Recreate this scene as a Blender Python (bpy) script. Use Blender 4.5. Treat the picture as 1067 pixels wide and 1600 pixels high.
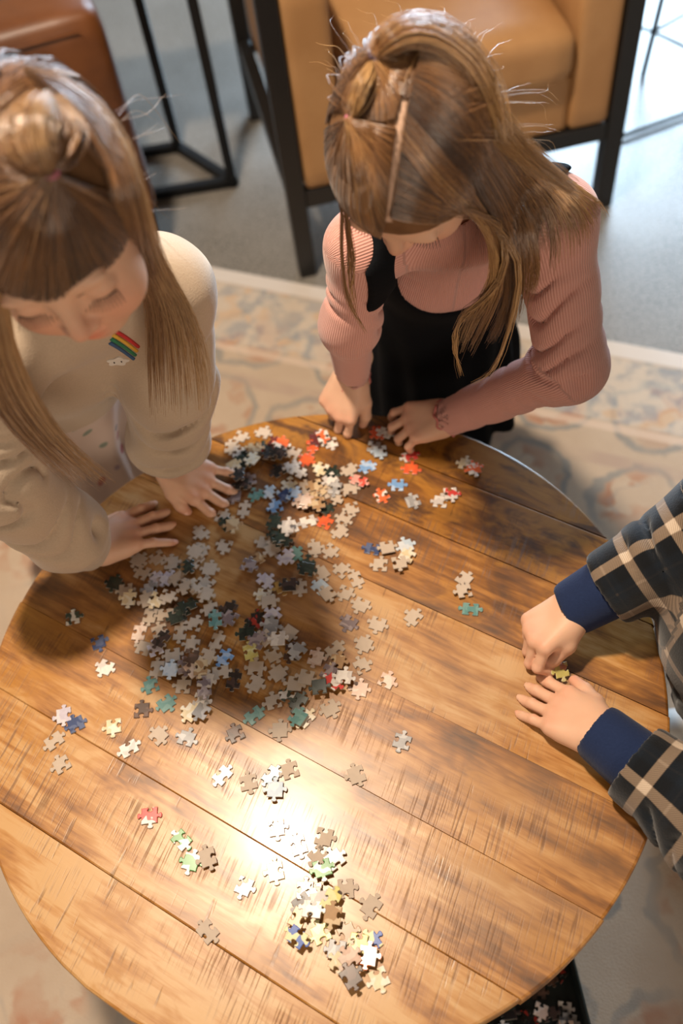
import bpy, math, random
import numpy as np
from mathutils import Vector, Matrix

for _o in list(bpy.data.objects):
    bpy.data.objects.remove(_o, do_unlink=True)
scene = bpy.context.scene
COL = scene.collection
random.seed(7)
RNG = np.random.default_rng(11)

# ---------------------------------------------------------------- camera
ZT = 0.46                                   # table top height
FPX = 1450.0
_p, _r = math.radians(55.14), math.radians(-9.41)
CP = np.array([0.065, -0.511, ZT + 1.076])
_F = np.array([0, math.cos(_p), -math.sin(_p)])
_U0 = np.array([0, math.sin(_p), math.cos(_p)])
_R0 = np.array([1.0, 0, 0])
_RI = math.cos(_r) * _R0 + math.sin(_r) * _U0
_UP = -math.sin(_r) * _R0 + math.cos(_r) * _U0
cam = bpy.data.cameras.new('camera')
cam.sensor_fit = 'VERTICAL'
cam.sensor_height = 36.0
cam.lens = FPX / 1600.0 * 36.0
cam.clip_start = 0.02
cam.dof.use_dof = True
cam.dof.focus_distance = 1.08
cam.dof.aperture_fstop = 2.4
camo = bpy.data.objects.new('camera', cam)
M = Matrix(((_RI[0], _UP[0], -_F[0], CP[0]), (_RI[1], _UP[1], -_F[1], CP[1]), (_RI[2], _UP[2], -_F[2], CP[2]), (0, 0, 0, 1)))
camo.matrix_world = M
COL.objects.link(camo)
scene.camera = camo

# ---------------------------------------------------------------- light
scene.view_settings.view_transform = 'Standard'
scene.view_settings.look = 'None'
scene.view_settings.gamma = 1.0
scene.view_settings.exposure = -0.08
scene.view_settings.use_curve_mapping = False
world = bpy.data.worlds.new('world')
scene.world = world
world.use_nodes = True
world.node_tree.nodes['Background'].inputs[0].default_value = (1.0, 0.84, 0.70, 1)
world.node_tree.nodes['Background'].inputs[1].default_value = 0.115


def area_light(name, loc, target, size, power, color, size_y=None, spread=180):
    l = bpy.data.lights.new(name, 'AREA')
    l.energy = power
    l.color = color
    l.size = size
    l.spread = math.radians(spread)
    if size_y:
        l.shape = 'RECTANGLE'
        l.size_y = size_y
    else:
        l.shape = 'DISK'
    o = bpy.data.objects.new(name, l)
    o.location = loc
    o.rotation_euler = (Vector(target) - Vector(loc)).to_track_quat('-Z', 'Y').to_euler()
    COL.objects.link(o)
    return o


area_light('ceiling_lamp', (-0.32, 0.46, 2.70), (-0.32, 0.46, 0), 0.20, 82, (1.0, 0.82, 0.63))
area_light('left_ceiling_lamp', (-2.30, 0.15, 2.60), (0.0, 0.0, 0.5), 0.25, 10, (1.0, 0.74, 0.48))
area_light('camera_side_fill', (0.9, -3.2, 1.45), (0.1, 0.4, 0.7), 2.0, 56, (1.0, 0.82, 0.64), 1.6)  # added soft fill behind the camera, brightens the girls' fronts; no window there
area_light('window_daylight', (1.9, 4.75, 1.5), (0.6, 0.3, 0.3), 2.6, 560, (0.60, 0.80, 1.0), 2.0)

# ---------------------------------------------------------------- helpers


def V(*a):
    return np.array(a, float)


def unit(v):
    v = np.asarray(v, float)
    return v / np.linalg.norm(v)


def ray(x, y):
    return (x - 533.5) / FPX * _RI - (y - 800) / FPX * _UP + _F


def at_depth(x, y, d):
    return CP + ray(x, y) * d


def at_height(x, y, z):
    r = ray(x, y)
    return CP + r * ((z - CP[2]) / r[2])


def empty(name, loc=(0, 0, 0)):
    o = bpy.data.objects.new(name, None)
    o.location = loc
    o.empty_display_size = 0.05
    COL.objects.link(o)
    return o


def tag(o, label=None, cat=None, group=None, kind=None):
    if label:
        o['label'] = label
    if cat:
        o['category'] = cat
    if group:
        o['group'] = group
    if kind:
        o['kind'] = kind
    return o


def link(name, me, mat=None, parent=None, smooth=False):
    if mat is not None:
        for m in (mat if isinstance(mat, (list, tuple)) else [mat]):
            me.materials.append(m)
    o = bpy.data.objects.new(name, me)
    COL.objects.link(o)
    if smooth:
        me.polygons.foreach_set('use_smooth', np.ones(len(me.polygons), bool))
    if parent is not None:
        o.parent = parent
        o.matrix_parent_inverse = Matrix.Translation(parent.location).inverted() if parent.type == 'EMPTY' else Matrix()
    return o


def mesh_np(name, verts, faces):
    """verts (n,3), faces (m,3) or (m,4) arrays"""
    me = bpy.data.meshes.new(name)
    verts = np.asarray(verts, np.float32)
    faces = np.asarray(faces, np.int32)
    k = faces.shape[1]
    me.vertices.add(len(verts))
    me.vertices.foreach_set('co', verts.ravel())
    me.loops.add(faces.size)
    me.loops.foreach_set('vertex_index', faces.ravel())
    me.polygons.add(len(faces))
    me.polygons.foreach_set('loop_start', np.arange(0, faces.size, k, dtype=np.int32))
    me.update(calc_edges=True)
    me.validate()
    return me


def attr(me, name, data):
    data = np.asarray(data, np.float32)
    if data.ndim == 1:
        a = me.attributes.new(name, 'FLOAT', 'POINT')
        a.data.foreach_set('value', data)
    else:
        a = me.attributes.new(name, 'FLOAT_VECTOR', 'POINT')
        a.data.foreach_set('vector', data.ravel())


# ---- simple mesh accumulation (boxes, tubes, prisms)
class MB:
    def __init__(s):
        s.v, s.f = [], []

    def add(s, vs, fs):
        o = len(s.v)
        s.v += [tuple(map(float, p)) for p in vs]
        s.f += [tuple(i + o for i in f) for f in fs]
        return s

    def box(s, c, half, axes=None, bev=0.0):
        c = np.asarray(c, float)
        ax = np.eye(3) if axes is None else np.asarray(axes, float)
        hx, hy, hz = half
        if bev <= 0:
            P = [c + ax[0] * (sx * hx) + ax[1] * (sy * hy) + ax[2] * (sz * hz) for sz in (-1, 1) for sy in (-1, 1) for sx in (-1, 1)]
            return s.add(P, [(0, 2, 3, 1), (4, 5, 7, 6), (0, 1, 5, 4), (2, 6, 7, 3), (0, 4, 6, 2), (1, 3, 7, 5)])
        b = bev
        rings = []
        for z, ins in ((-hz, b), (-hz + b * .3, b * .3), (-hz + b, 0), (hz - b, 0), (hz - b * .3, b * .3), (hz, b)):
            ring = []
            x, y = hx - ins, hy - ins
            for (px, py) in ((x, -y + b), (x, y - b), (x - b * .3, y - b * .3), (x - b, y), (-x + b, y), (-x + b * .3, y - b * .3), (-x, y - b), (-x, -y + b), (-x + b * .3, -y + b * .3), (-x + b, -y), (x - b, -y), (x - b * .3, -y + b * .3)):
                ring.append(c + ax[0] * px + ax[1] * py + ax[2] * z)
            rings.append(ring)
        n = 12
        P = [p for r in rings for p in r]
        Fc = []
        for i in range(5):
            for j in range(n):
                Fc.append((i * n + j, i * n + (j + 1) % n, (i + 1) * n + (j + 1) % n, (i + 1) * n + j))
        Fc.append(tuple(range(n - 1, -1, -1)))
        Fc.append(tuple(5 * n + j for j in range(n)))
        return s.add(P, Fc)

    def tube(s, pts, rad, n=8, cap=True):
        pts = [np.asarray(p, float) for p in pts]
        m = len(pts)
        rad = [rad] * m if np.isscalar(rad) else rad
        P, Fc = [], []
        prev = None
        for i in range(m):
            d = unit(pts[min(i + 1, m - 1)] - pts[max(i - 1, 0)])
            ref = prev if prev is not None else (V(0, 0, 1) if abs(d[2]) < .9 else V(1, 0, 0))
            a = unit(ref - d * (ref @ d))
            prev = a
            b = np.cross(d, a)
            for j in range(n):
                t = 2 * math.pi * (j + .5) / n
                P.append(pts[i] + rad[i] * (math.cos(t) * a + math.sin(t) * b))
        for i in range(m - 1):
            for j in range(n):
                Fc.append((i * n + j, i * n + (j + 1) % n, (i + 1) * n + (j + 1) % n, (i + 1) * n + j))
        if cap:
            Fc.append(tuple(range(n - 1, -1, -1)))
            Fc.append(tuple((m - 1) * n + j for j in range(n)))
        return s.add(P, Fc)

    def build(s, name, mat, parent=None, smooth=False):
        me = bpy.data.meshes.new(name)
        me.from_pydata(s.v, [], s.f)
        me.update()
        return link(name, me, mat, parent, smooth)


# ---------------------------------------------------------------- material helpers
def new_mat(name):
    m = bpy.data.materials.new(name)
    m.use_nodes = True
    nt = m.node_tree
    b = nt.nodes['Principled BSDF']
    return m, nt, b


class NT:
    """short helper around a node tree"""

    def __init__(s, nt):
        s.nt = nt

    def n(s, typ, **kw):
        x = s.nt.nodes.new(typ)
        for k, v in kw.items():
            setattr(x, k, v)
        return x

    def l(s, a, b):
        s.nt.links.new(a, b)

    def set(s, sock, v):
        if hasattr(v, 'links'):
            s.l(v, sock)
        else:
            sock.default_value = v

    def attr(s, name, out='Fac', typ='GEOMETRY'):
        x = s.n('ShaderNodeAttribute', attribute_name=name, attribute_type=typ)
        return x.outputs[out]

    def noise(s, vec, scale, detail=3, rough=.5, dist=0.0, out='Fac'):
        x = s.n('ShaderNodeTexNoise')
        if vec is not None:
            s.l(vec, x.inputs['Vector'])
        x.inputs['Scale'].default_value = scale
        x.inputs['Detail'].default_value = detail
        x.inputs['Roughness'].default_value = rough
        x.inputs['Distortion'].default_value = dist
        return x.outputs[out]

    def math(s, op, a, b=None, c=None, clamp=False):
        x = s.n('ShaderNodeMath', operation=op, use_clamp=clamp)
        s.set(x.inputs[0], a)
        if b is not None:
            s.set(x.inputs[1], b)
        if c is not None:
            s.set(x.inputs[2], c)
        return x.outputs[0]

    def vmath(s, op, a, b=None):
        x = s.n('ShaderNodeVectorMath', operation=op)
        s.set(x.inputs[0], a)
        if b is not None:
            s.set(x.inputs[1], b)
        return x.outputs[0]

    def ramp(s, fac, stops, interp='LINEAR'):
        x = s.n('ShaderNodeValToRGB')
        s.l(fac, x.inputs[0])
        cr = x.color_ramp
        cr.interpolation = interp
        while len(cr.elements) < len(stops):
            cr.elements.new(0.5)
        for e, (p, c) in zip(cr.elements, stops):
            e.position = p
            e.color = tuple(c) + (1,) if len(c) == 3 else c
        return x.outputs[0]

    def rampf(s, fac, a, b, va=0.0, vb=1.0):
        x = s.n('ShaderNodeMapRange', interpolation_type='SMOOTHSTEP')
        s.set(x.inputs[0], fac)
        x.inputs[1].default_value = a
        x.inputs[2].default_value = b
        x.inputs[3].default_value = va
        x.inputs[4].default_value = vb
        return x.outputs[0]

    def mix(s, fac, a, b, blend='MIX'):
        x = s.n('ShaderNodeMix', data_type='RGBA', blend_type=blend)
        s.set(x.inputs[0], fac)
        for sock, v in ((x.inputs[6], a), (x.inputs[7], b)):
            if hasattr(v, 'links'):
                s.l(v, sock)
            else:
                sock.default_value = tuple(v) + (1,) if len(v) == 3 else v
        return x.outputs[2]

    def coord(s, out='Object'):
        return s.n('ShaderNodeTexCoord').outputs[out]

    def mapping(s, vec, loc=(0, 0, 0), rot=(0, 0, 0), scale=(1, 1, 1)):
        x = s.n('ShaderNodeMapping')
        s.l(vec, x.inputs[0])
        x.inputs[1].default_value = loc
        x.inputs[2].default_value = rot
        x.inputs[3].default_value = scale
        return x.outputs[0]

    def bump(s, height, strength, dist, bsdf):
        x = s.n('ShaderNodeBump')
        x.inputs['Strength'].default_value = strength
        x.inputs['Distance'].default_value = dist
        s.l(height, x.inputs['Height'])
        s.l(x.outputs[0], bsdf.inputs['Normal'])

    def sep(s, vec):
        x = s.n('ShaderNodeSeparateXYZ')
        s.l(vec, x.inputs[0])
        return x.outputs

    def comb(s, x=0.0, y=0.0, z=0.0):
        c = s.n('ShaderNodeCombineXYZ')
        for i, v in enumerate((x, y, z)):
            s.set(c.inputs[i], v)
        return c.outputs[0]


def simple_mat(name, col, rough=.5, metal=0.0, noise=0.0, nscale=40, bump=0.0, spec=.5, sheen=0.0):
    m, nt, b = new_mat(name)
    N = NT(nt)
    b.inputs['Roughness'].default_value = rough
    b.inputs['Metallic'].default_value = metal
    b.inputs['Specular IOR Level'].default_value = spec
    b.inputs['Sheen Weight'].default_value = sheen
    if noise or bump:
        f = N.noise(N.coord(), nscale, 4)
        c = N.mix(f, [x * (1 - noise) for x in col], [min(1, x * (1 + noise)) for x in col])
        N.l(c, b.inputs['Base Color'])
        if bump:
            N.bump(f, bump, .01, b)
    else:
        b.inputs['Base Color'].default_value = tuple(col) + (1,)
    return m
# ---------------------------------------------------------------- implicit surfaces for bodies and clothes
class Sdf:
    def __init__(s):
        s.ops = []          # (fn, k, mode, centre, radius)
        s.disp = None
        s.post = None

    def _add(s, fn, k, mode, c, r):
        s.ops.append((fn, k, mode, np.asarray(c, float), r))
        return s

    def cone(s, a, b, ra, rb, k=.01, mode='u', flat=None):
        a = np.asarray(a, float)
        b = np.asarray(b, float)
        ab = b - a
        L2 = max(ab @ ab, 1e-12)

        def fn(p):
            q = p - a
            if flat is not None:
                n, f = flat
                q = q + np.outer((q @ n) * (1 / f - 1), n)
            t = np.clip(q @ ab / L2, 0, 1)
            d = np.linalg.norm(q - t[:, None] * ab, axis=1) - (ra + (rb - ra) * t)
            return d
        return s._add(fn, k, mode, (a + b) / 2, np.linalg.norm(ab) / 2 + max(ra, rb))

    def chain(s, pts, rads, k=.01, k0=None, flat=None):
        for i in range(len(pts) - 1):
            s.cone(pts[i], pts[i + 1], rads[i], rads[i + 1], k if (i or k0 is None) else k0, flat=flat)
        return s

    def ell(s, c, rad, ax=None, k=.01, mode='u'):
        c = np.asarray(c, float)
        rad = np.asarray(rad, float)
        A = np.eye(3) if ax is None else np.asarray(ax, float)

        def fn(p):
            q = (p - c) @ A.T
            k0 = np.linalg.norm(q / rad, axis=1)
            k1 = np.linalg.norm(q / rad ** 2, axis=1) + 1e-9
            return np.where(k0 < 1e-3, -rad.min(), k0 * (k0 - 1) / k1)
        return s._add(fn, k, mode, c, rad.max())

    def plane(s, p0, n, k=.002):
        """keep the side where (p-p0).n < 0"""
        p0 = np.asarray(p0, float)
        n = unit(n)
        return s._add(lambda p: (p - p0) @ n, k, 'i', p0, 1e9)

    def field(s, fn, k, mode, c=(0, 0, 0), r=1e9):
        return s._add(fn, k, mode, c, r)

    def eval(s, p, ops=None):
        d = np.full(len(p), 1.0)
        for fn, k, mode, c, r in (s.ops if ops is None else ops):
            e = fn(p)
            if mode == 'u':
                if k > 0:
                    h = np.maximum(k - np.abs(d - e), 0) / k
                    d = np.minimum(d, e) - h * h * k * .25
                else:
                    d = np.minimum(d, e)
            else:
                if mode == 's':
                    e = -e
                if k > 0:
                    h = np.maximum(k - np.abs(d - e), 0) / k
                    d = np.maximum(d, e) + h * h * k * .25
                else:
                    d = np.maximum(d, e)
        if s.disp is not None:
            d = d + s.disp(p)
        if s.post is not None:
            d = np.maximum(d, s.post(p))
        return d

    def bounds(s):
        lo = np.full(3, 1e9)
        hi = -lo
        for fn, k, mode, c, r in s.ops:
            if mode == 'u' and r < 1e8:
                lo = np.minimum(lo, c - r)
                hi = np.maximum(hi, c + r)
        return lo - .015, hi + .015

    def mesh(s, h, lo=None, hi=None, nb=12):
        if lo is None:
            lo, hi = s.bounds()
        lo = np.asarray(lo, float)
        hi = np.asarray(hi, float)
        B = nb * h
        nblk = np.maximum(np.ceil((hi - lo) / B).astype(int), 1)
        G = nblk * nb + 3
        ii = np.stack(np.meshgrid(*[np.arange(n) for n in nblk], indexing='ij'), -1).reshape(-1, 3)
        ctr = lo + (ii + .5) * B
        hd = B * math.sqrt(3) / 2
        dv = s.eval(ctr)
        act = ii[np.abs(dv) < hd * 1.3 + .004]
        g = np.stack(np.meshgrid(*[np.arange(nb + 1)] * 3, indexing='ij'), -1).reshape(-1, 3)
        key_l, pos_l, quad_l = [], [], []
        n1 = nb + 1
        cs = np.array([(a, b, c) for a in (0, 1) for b in (0, 1) for c in (0, 1)])
        edges = [(i, j) for i in range(8) for j in range(i + 1, 8) if np.abs(cs[i] - cs[j]).sum() == 1]

        def gk(idx):
            return (idx[:, 0].astype(np.int64) * G[1] + idx[:, 1]) * G[2] + idx[:, 2]
        for bi in act:
            base = bi * nb
            c = lo + (bi + .5) * B
            ops = [o for o in s.ops if np.linalg.norm(o[3] - c) - o[4] < hd * 1.3 + .03 + o[1]]
            if not any(o[2] == 'u' for o in ops):
                continue
            p = lo + (g + base) * h
            v = s.eval(p, ops).reshape(n1, n1, n1)
            ins = v < 0
            if ins.all() or not ins.any():
                continue
            corner = [v[a:a + nb, b:b + nb, c_:c_ + nb] for a, b, c_ in cs]
            nin = sum((x < 0).astype(np.int8) for x in corner)
            cell = np.argwhere((nin > 0) & (nin < 8))
            if len(cell):
                cv = np.stack([x[cell[:, 0], cell[:, 1], cell[:, 2]] for x in corner], 1)
                acc = np.zeros((len(cell), 3))
                cnt = np.zeros(len(cell))
                for i, j in edges:
                    m = (cv[:, i] < 0) != (cv[:, j] < 0)
                    t = cv[:, i] / np.where(m, cv[:, i] - cv[:, j], 1)
                    acc += np.where(m[:, None], cs[i] + t[:, None] * (cs[j] - cs[i]), 0)
                    cnt += m
                key_l.append(gk(cell + base + 1))
                pos_l.append(lo + (cell + base + acc / cnt[:, None]) * h)
            for ax in range(3):
                sl0 = [slice(0, nb)] * 3
                sl1 = [slice(0, nb)] * 3
                sl1[ax] = slice(1, nb + 1)
                a0 = ins[tuple(sl0)]
                a1 = ins[tuple(sl1)]
                e = np.argwhere(a0 != a1)
                if not len(e):
                    continue
                flip = a0[e[:, 0], e[:, 1], e[:, 2]]
                u = np.zeros(3, int)
                w = np.zeros(3, int)
                u[(ax + 1) % 3] = 1
                w[(ax + 2) % 3] = 1
                e = e + base + 1
                q = np.stack([gk(e - u - w), gk(e - w), gk(e), gk(e - u)], 1)
                q[~flip] = q[~flip][:, ::-1]
                quad_l.append(q)
        keys = np.concatenate(key_l)
        pos = np.concatenate(pos_l)
        keys, idx = np.unique(keys, return_index=True)
        pos = pos[idx]
        quads = np.concatenate(quad_l)
        qi = np.searchsorted(keys, quads)
        qi = np.minimum(qi, len(keys) - 1)
        ok = (keys[qi] == quads).all(1)
        return pos, qi[ok]


def sdf_obj(name, sdf, h, mat, parent, attrs=None, relax=0, lo=None, hi=None):
    pos, q = sdf.mesh(h, lo, hi)
    if relax:
        nv = len(pos)
        e = np.concatenate([q[:, [0, 1]], q[:, [1, 2]], q[:, [2, 3]], q[:, [3, 0]]])
        for _ in range(relax):
            acc = np.zeros_like(pos)
            cnt = np.bincount(e[:, 0], minlength=nv) + np.bincount(e[:, 1], minlength=nv)
            for ax in range(3):
                acc[:, ax] = np.bincount(e[:, 0], pos[e[:, 1], ax], nv) + np.bincount(e[:, 1], pos[e[:, 0], ax], nv)
            pos = .5 * pos + .5 * acc / np.maximum(cnt, 1)[:, None]
    me = mesh_np(name, pos, q)
    if attrs:
        for an, fn in attrs.items():
            attr(me, an, fn(pos))
    return link(name, me, mat, parent, smooth=True)


def vnoise(p, scale, seed=0):
    """cheap smooth pseudo noise, about -1..1"""
    r = np.random.default_rng(seed)
    out = np.zeros(len(p))
    for i in range(5):
        d = unit(r.normal(size=3))
        out += np.sin(p @ d * scale * (0.7 + .6 * r.random()) * 6.283 + r.random() * 6.283)
    return out / 3.0


def path_param(pts):
    """function: points -> (distance along polyline, angle around it, nearest t)"""
    pts = [np.asarray(p, float) for p in pts]
    seg = [(a, b) for a, b in zip(pts[:-1], pts[1:])]
    cum = np.concatenate([[0], np.cumsum([np.linalg.norm(b - a) for a, b in seg])])
    frames = []
    ref = V(0, 0, 1)
    for a, b in seg:
        d = unit(b - a)
        x = unit(ref - d * (ref @ d))
        frames.append((d, x, np.cross(d, x)))
        ref = x

    def fn(p):
        best = np.full(len(p), 1e9)
        s = np.zeros(len(p))
        th = np.zeros(len(p))
        for i, (a, b) in enumerate(seg):
            ab = b - a
            q = p - a
            t = q @ ab / (ab @ ab)
            tc = np.clip(t, 0, 1)
            dd = np.linalg.norm(q - tc[:, None] * ab, axis=1)
            m = dd < best
            best[m] = dd[m]
            tt = np.where((i == 0) & (t < 0), t, np.where((i == len(seg) - 1) & (t > 1), t, tc))
            s[m] = (cum[i] + tt * np.linalg.norm(ab))[m]
            th[m] = np.arctan2(q @ frames[i][2], q @ frames[i][1])[m]
        return s, th, best
    return fn


# ---------------------------------------------------------------- anatomy
def frame_from(fw, up):
    """rows: right, forward, up (right = the figure's left hand side when seen from the front is +x... kept simple)"""
    fw = unit(fw)
    up = unit(np.asarray(up, float) - fw * (np.asarray(up) @ fw))
    rt = np.cross(fw, up)
    return np.stack([rt, fw, up])


class Head:
    def __init__(s, c, fw, up, sc=1.0):
        s.c = np.asarray(c, float)
        s.A = frame_from(fw, up)
        s.sc = sc

    def w(s, x, y, z):
        return s.c + s.sc * (V(x, y, z) @ s.A)

    def prims(s, D, blush):
        k = s.sc
        w = s.w
        A = s.A
        D.ell(w(0, -.010, .022), V(.072, .090, .079) * k, A, .02)
        D.ell(w(0, .036, -.030), V(.057, .050, .066) * k, A, .03)
        D.ell(w(0, .058, -.074), V(.026, .024, .026) * k, A, .03)
        for sx in (-1, 1):
            D.ell(w(sx * .034, .056, -.040), V(.026, .026, .027) * k, A, .02)          # cheek
            D.ell(w(sx * .030, .090, -.004), V(.016, .010, .010) * k, A, .010, 's')      # socket
            D.ell(w(sx * .030, .072, -.006), V(.0155, .0125, .0120) * k, A, .004)        # lowered lid
            D.ell(w(sx * .028, .078, .014), V(.018, .007, .005) * k, A, .012)            # brow
            D.ell(w(sx * .073, -.006, -.012), V(.007, .017, .027) * k, A, .006)          # ear
            D.ell(w(sx * .079, -.002, -.010), V(.004, .010, .017) * k, A, .004, 's')
            D.ell(w(sx * .010, .090, -.036), V(.007, .007, .006) * k, A, .006)           # nostril wing
            blush.append((w(sx * .036, .080, -.036), .026 * k, .55))
            blush.append((w(sx * .075, -.006, -.012), .022 * k, .6))
        D.cone(w(0, .083, .004), w(0, .098, -.030), .006 * k, .0085 * k, .010)           # nose
        D.ell(w(0, .084, -.057), V(.016, .007, .0045) * k, A, .004)
        D.ell(w(0, .083, -.066), V(.014, .007, .0055) * k, A, .004)
        blush.append((w(0, .102, -.032), .012 * k, .5))
        blush.append((w(0, .088, -.061), .013 * k, 1.3))

    def lash(s, mat, parent):
        for sx in (-1, 1):
            mb = MB()
            rim = [s.w(sx * (.030 + t * .0135), .0828 - .004 * t * t, -.0125) for t in np.linspace(-1, 1, 9)]
            mb.tube(rim, .0007, 5)
            for i in range(11):
                t = (i - 5) / 5.0
                a = s.w(sx * (.030 + t * .0135), .0830 - .004 * t * t, -.0125)
                b = s.w(sx * (.030 + t * .0175), .0925 - .004 * t * t, -.0185)
                mb.tube([a, (a + b) / 2 + s.A[2] * -.0012, b], [.0006, .0005, .0002], 4)
            mb.build('eyelashes', mat, parent)


FINGERS = ('index', 'middle', 'ring', 'little')


def hand(D, blush, nails, wrist, fwd, back, side, fingers, thumb, size=1.0, palm_arch=0.0):
    """wrist: point; fwd: wrist->middle knuckle; back: normal out of the back of the hand;
    side: +1 if the thumb lies on the side cross(fwd, back) else -1
    fingers: 4 x (splay deg, curl1, curl2, curl3); thumb: list of 4 local points (across, along, back)"""
    f = unit(fwd)
    n = unit(np.asarray(back) - f * (np.asarray(back) @ f))
    t = np.cross(f, n) * side                       # towards the thumb
    k = size
    wrist = np.asarray(wrist, float)

    def L(a, b, c):
        return wrist + k * (a * t + b * f + c * n)
    acr = (.0238, .0080, -.0078, -.0226)
    lng = (.060, .064, .060, .053)
    seg = ((.029, .019, .016), (.032, .021, .017), (.030, .020, .016), (.023, .016, .014))
    rad = ((.0069, .0065, .0061, .0053), (.0070, .0066, .0061, .0053), (.0068, .0063, .0059, .0051), (.0062, .0057, .0053, .0046))
    # palm
    D.cone(L(0, -.03, 0), L(0, .008, 0), .0185 * k, .0200 * k, .012, flat=(n, .78))
    for i in range(4):
        D.cone(L(acr[i] * .62, .008, 0), L(acr[i], lng[i] - .004, .001 + palm_arch * (1.5 - abs(i - 1.5))), .0125 * k, .0098 * k, .010)
    D.cone(L(.012, .018, -.004), L(.014, .040, -.005), .0125 * k, .010 * k, .012)
    D.cone(L(-.014, .014, -.004), L(-.017, .036, -.005), .0115 * k, .010 * k, .012)
    tips = []
    for i in range(4):
        sp, c1, c2, c3 = fingers[i]
        sp = math.radians(sp)
        d0 = math.cos(sp) * f + math.sin(sp) * t
        p = L(acr[i], lng[i] - .004, .001 + palm_arch * (1.5 - abs(i - 1.5)))
        pts = [p]
        ang = 0
        dirs = []
        for j, c in enumerate((c1, c2, c3)):
            ang += math.radians(c)
            d = math.cos(ang) * d0 - math.sin(ang) * n
            dirs.append((d, -(-math.sin(ang) * d0 - math.cos(ang) * n)))
            p = p + k * seg[i][j] * d
            pts.append(p)
        rr = [x * k for x in rad[i]]
        D.chain(pts, rr, .0008, .004)
        for j in (0, 1):
            D.ell(pts[j] + n * .0012 * k, V(1, 1, 1) * (rr[j] * 1.02), None, .002)
        blush.append((pts[-1], .010 * k, .8))
        blush.append((pts[0] + n * .006, .010 * k, .35))
        blush.append((pts[1], .008 * k, .3))
        d, nn = dirs[-1]
        nails.append((pts[-1] + nn * rr[3] * .85 + d * .0005, d, nn, .0046 * k))
        tips.append(pts[-1])
    tp = [L(*q) for q in thumb]
    D.chain(tp, [.0120 * k, .0100 * k, .0082 * k, .0066 * k], .004, .014)
    blush.append((tp[-1], .011 * k, .8))
    tips.append(tp[-1])
    return tips


def skin_attr(blush, nails):
    def fn(p):
        b = np.zeros(len(p))
        for c, r, w in blush:
            m = np.abs(p - c).max(1) < r * 3
            b[m] += w * np.exp(-(np.linalg.norm(p[m] - c, axis=1) / r) ** 2)
        return np.minimum(b, 1.4)

    def fnail(p):
        o = np.zeros(len(p))
        for c, d, n, r in nails:
            q = p - c
            m = np.abs(q).max(1) < r * 2
            x = np.abs(q[m] @ d) / (r * 1.1)
            y = np.abs(q[m] @ np.cross(d, n)) / (r * .95)
            z = q[m] @ n
            o[m] = np.maximum(o[m], ((x ** 2 + y ** 2 < 1) & (z > -.002)).astype(float))
        return o
    return {'blush': fn, 'nail': fnail}


def strands_obj(name, S, rad, mat, parent, tone=None):
    """S (n,m,3) hair strands as three sided tubes; rad (n,) root radius"""
    n, m, _ = S.shape
    d = np.gradient(S, axis=1)
    d /= np.linalg.norm(d, axis=2, keepdims=True) + 1e-9
    ref = V(.31, .54, .78)
    a = np.cross(d, ref)
    a /= np.linalg.norm(a, axis=2, keepdims=True) + 1e-9
    b = np.cross(d, a)
    t = np.linspace(0, 1, m)
    prof = np.minimum(1, np.minimum(.45 + t * 4, .25 + (1 - t) * 2.2))
    R = rad[:, None, None] * prof[None, :, None]
    ring = np.stack([S + R * (math.cos(x) * a + math.sin(x) * b) for x in (0, 2.094, 4.189)], 2)   # n,m,3,3
    verts = ring.reshape(-1, 3)
    i = np.arange(n)[:, None, None] * (m * 3) + np.arange(m - 1)[None, :, None] * 3
    j = np.arange(3)[None, None, :]
    j2 = (j + 1) % 3
    q = np.stack([i + j, i + j2, i + 3 + j2, i + 3 + j], -1).reshape(-1, 4)
    me = mesh_np(name, verts, q)
    tn = RNG.random(n) if tone is None else tone
    attr(me, 'tone', np.repeat(tn, m * 3))
    attr(me, 'along', np.tile(np.repeat(t, 3), n))
    return link(name, me, mat, parent, smooth=True)


def catmull(pts, m):
    P = np.asarray(pts, float)
    P = np.concatenate([[2 * P[0] - P[1]], P, [2 * P[-1] - P[-2]]])
    k = len(P) - 3
    u = np.linspace(0, k - 1e-6, m)
    i = u.astype(int)
    t = (u - i)[:, None]
    a, b, c, d = P[i], P[i + 1], P[i + 2], P[i + 3]
    return .5 * ((2 * b) + (c - a) * t + (2 * a - 5 * b + 4 * c - d) * t * t + (3 * b - a - 3 * c + d) * t ** 3)
# ---------------------------------------------------------------- setting: floor and rug
def mat_floor():
    m, nt, b = new_mat('speckled_grey_floor')
    N = NT(nt)
    co = N.coord()
    f1 = N.noise(co, 150, 3, .7)
    f2 = N.noise(co, 2.2, 4, .6)
    c = N.ramp(f1, [(.36, (.070, .064, .055)), (.50, (.180, .166, .146)), (.66, (.33, .305, .272))])
    c = N.mix(N.rampf(f2, .35, .7), c, N.mix(.5, c, (.31, .285, .255)))
    N.l(c, b.inputs['Base Color'])
    b.inputs['Roughness'].default_value = .30
    b.inputs['Specular IOR Level'].default_value = .6
    N.bump(f1, .06, .002, b)
    return m


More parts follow.
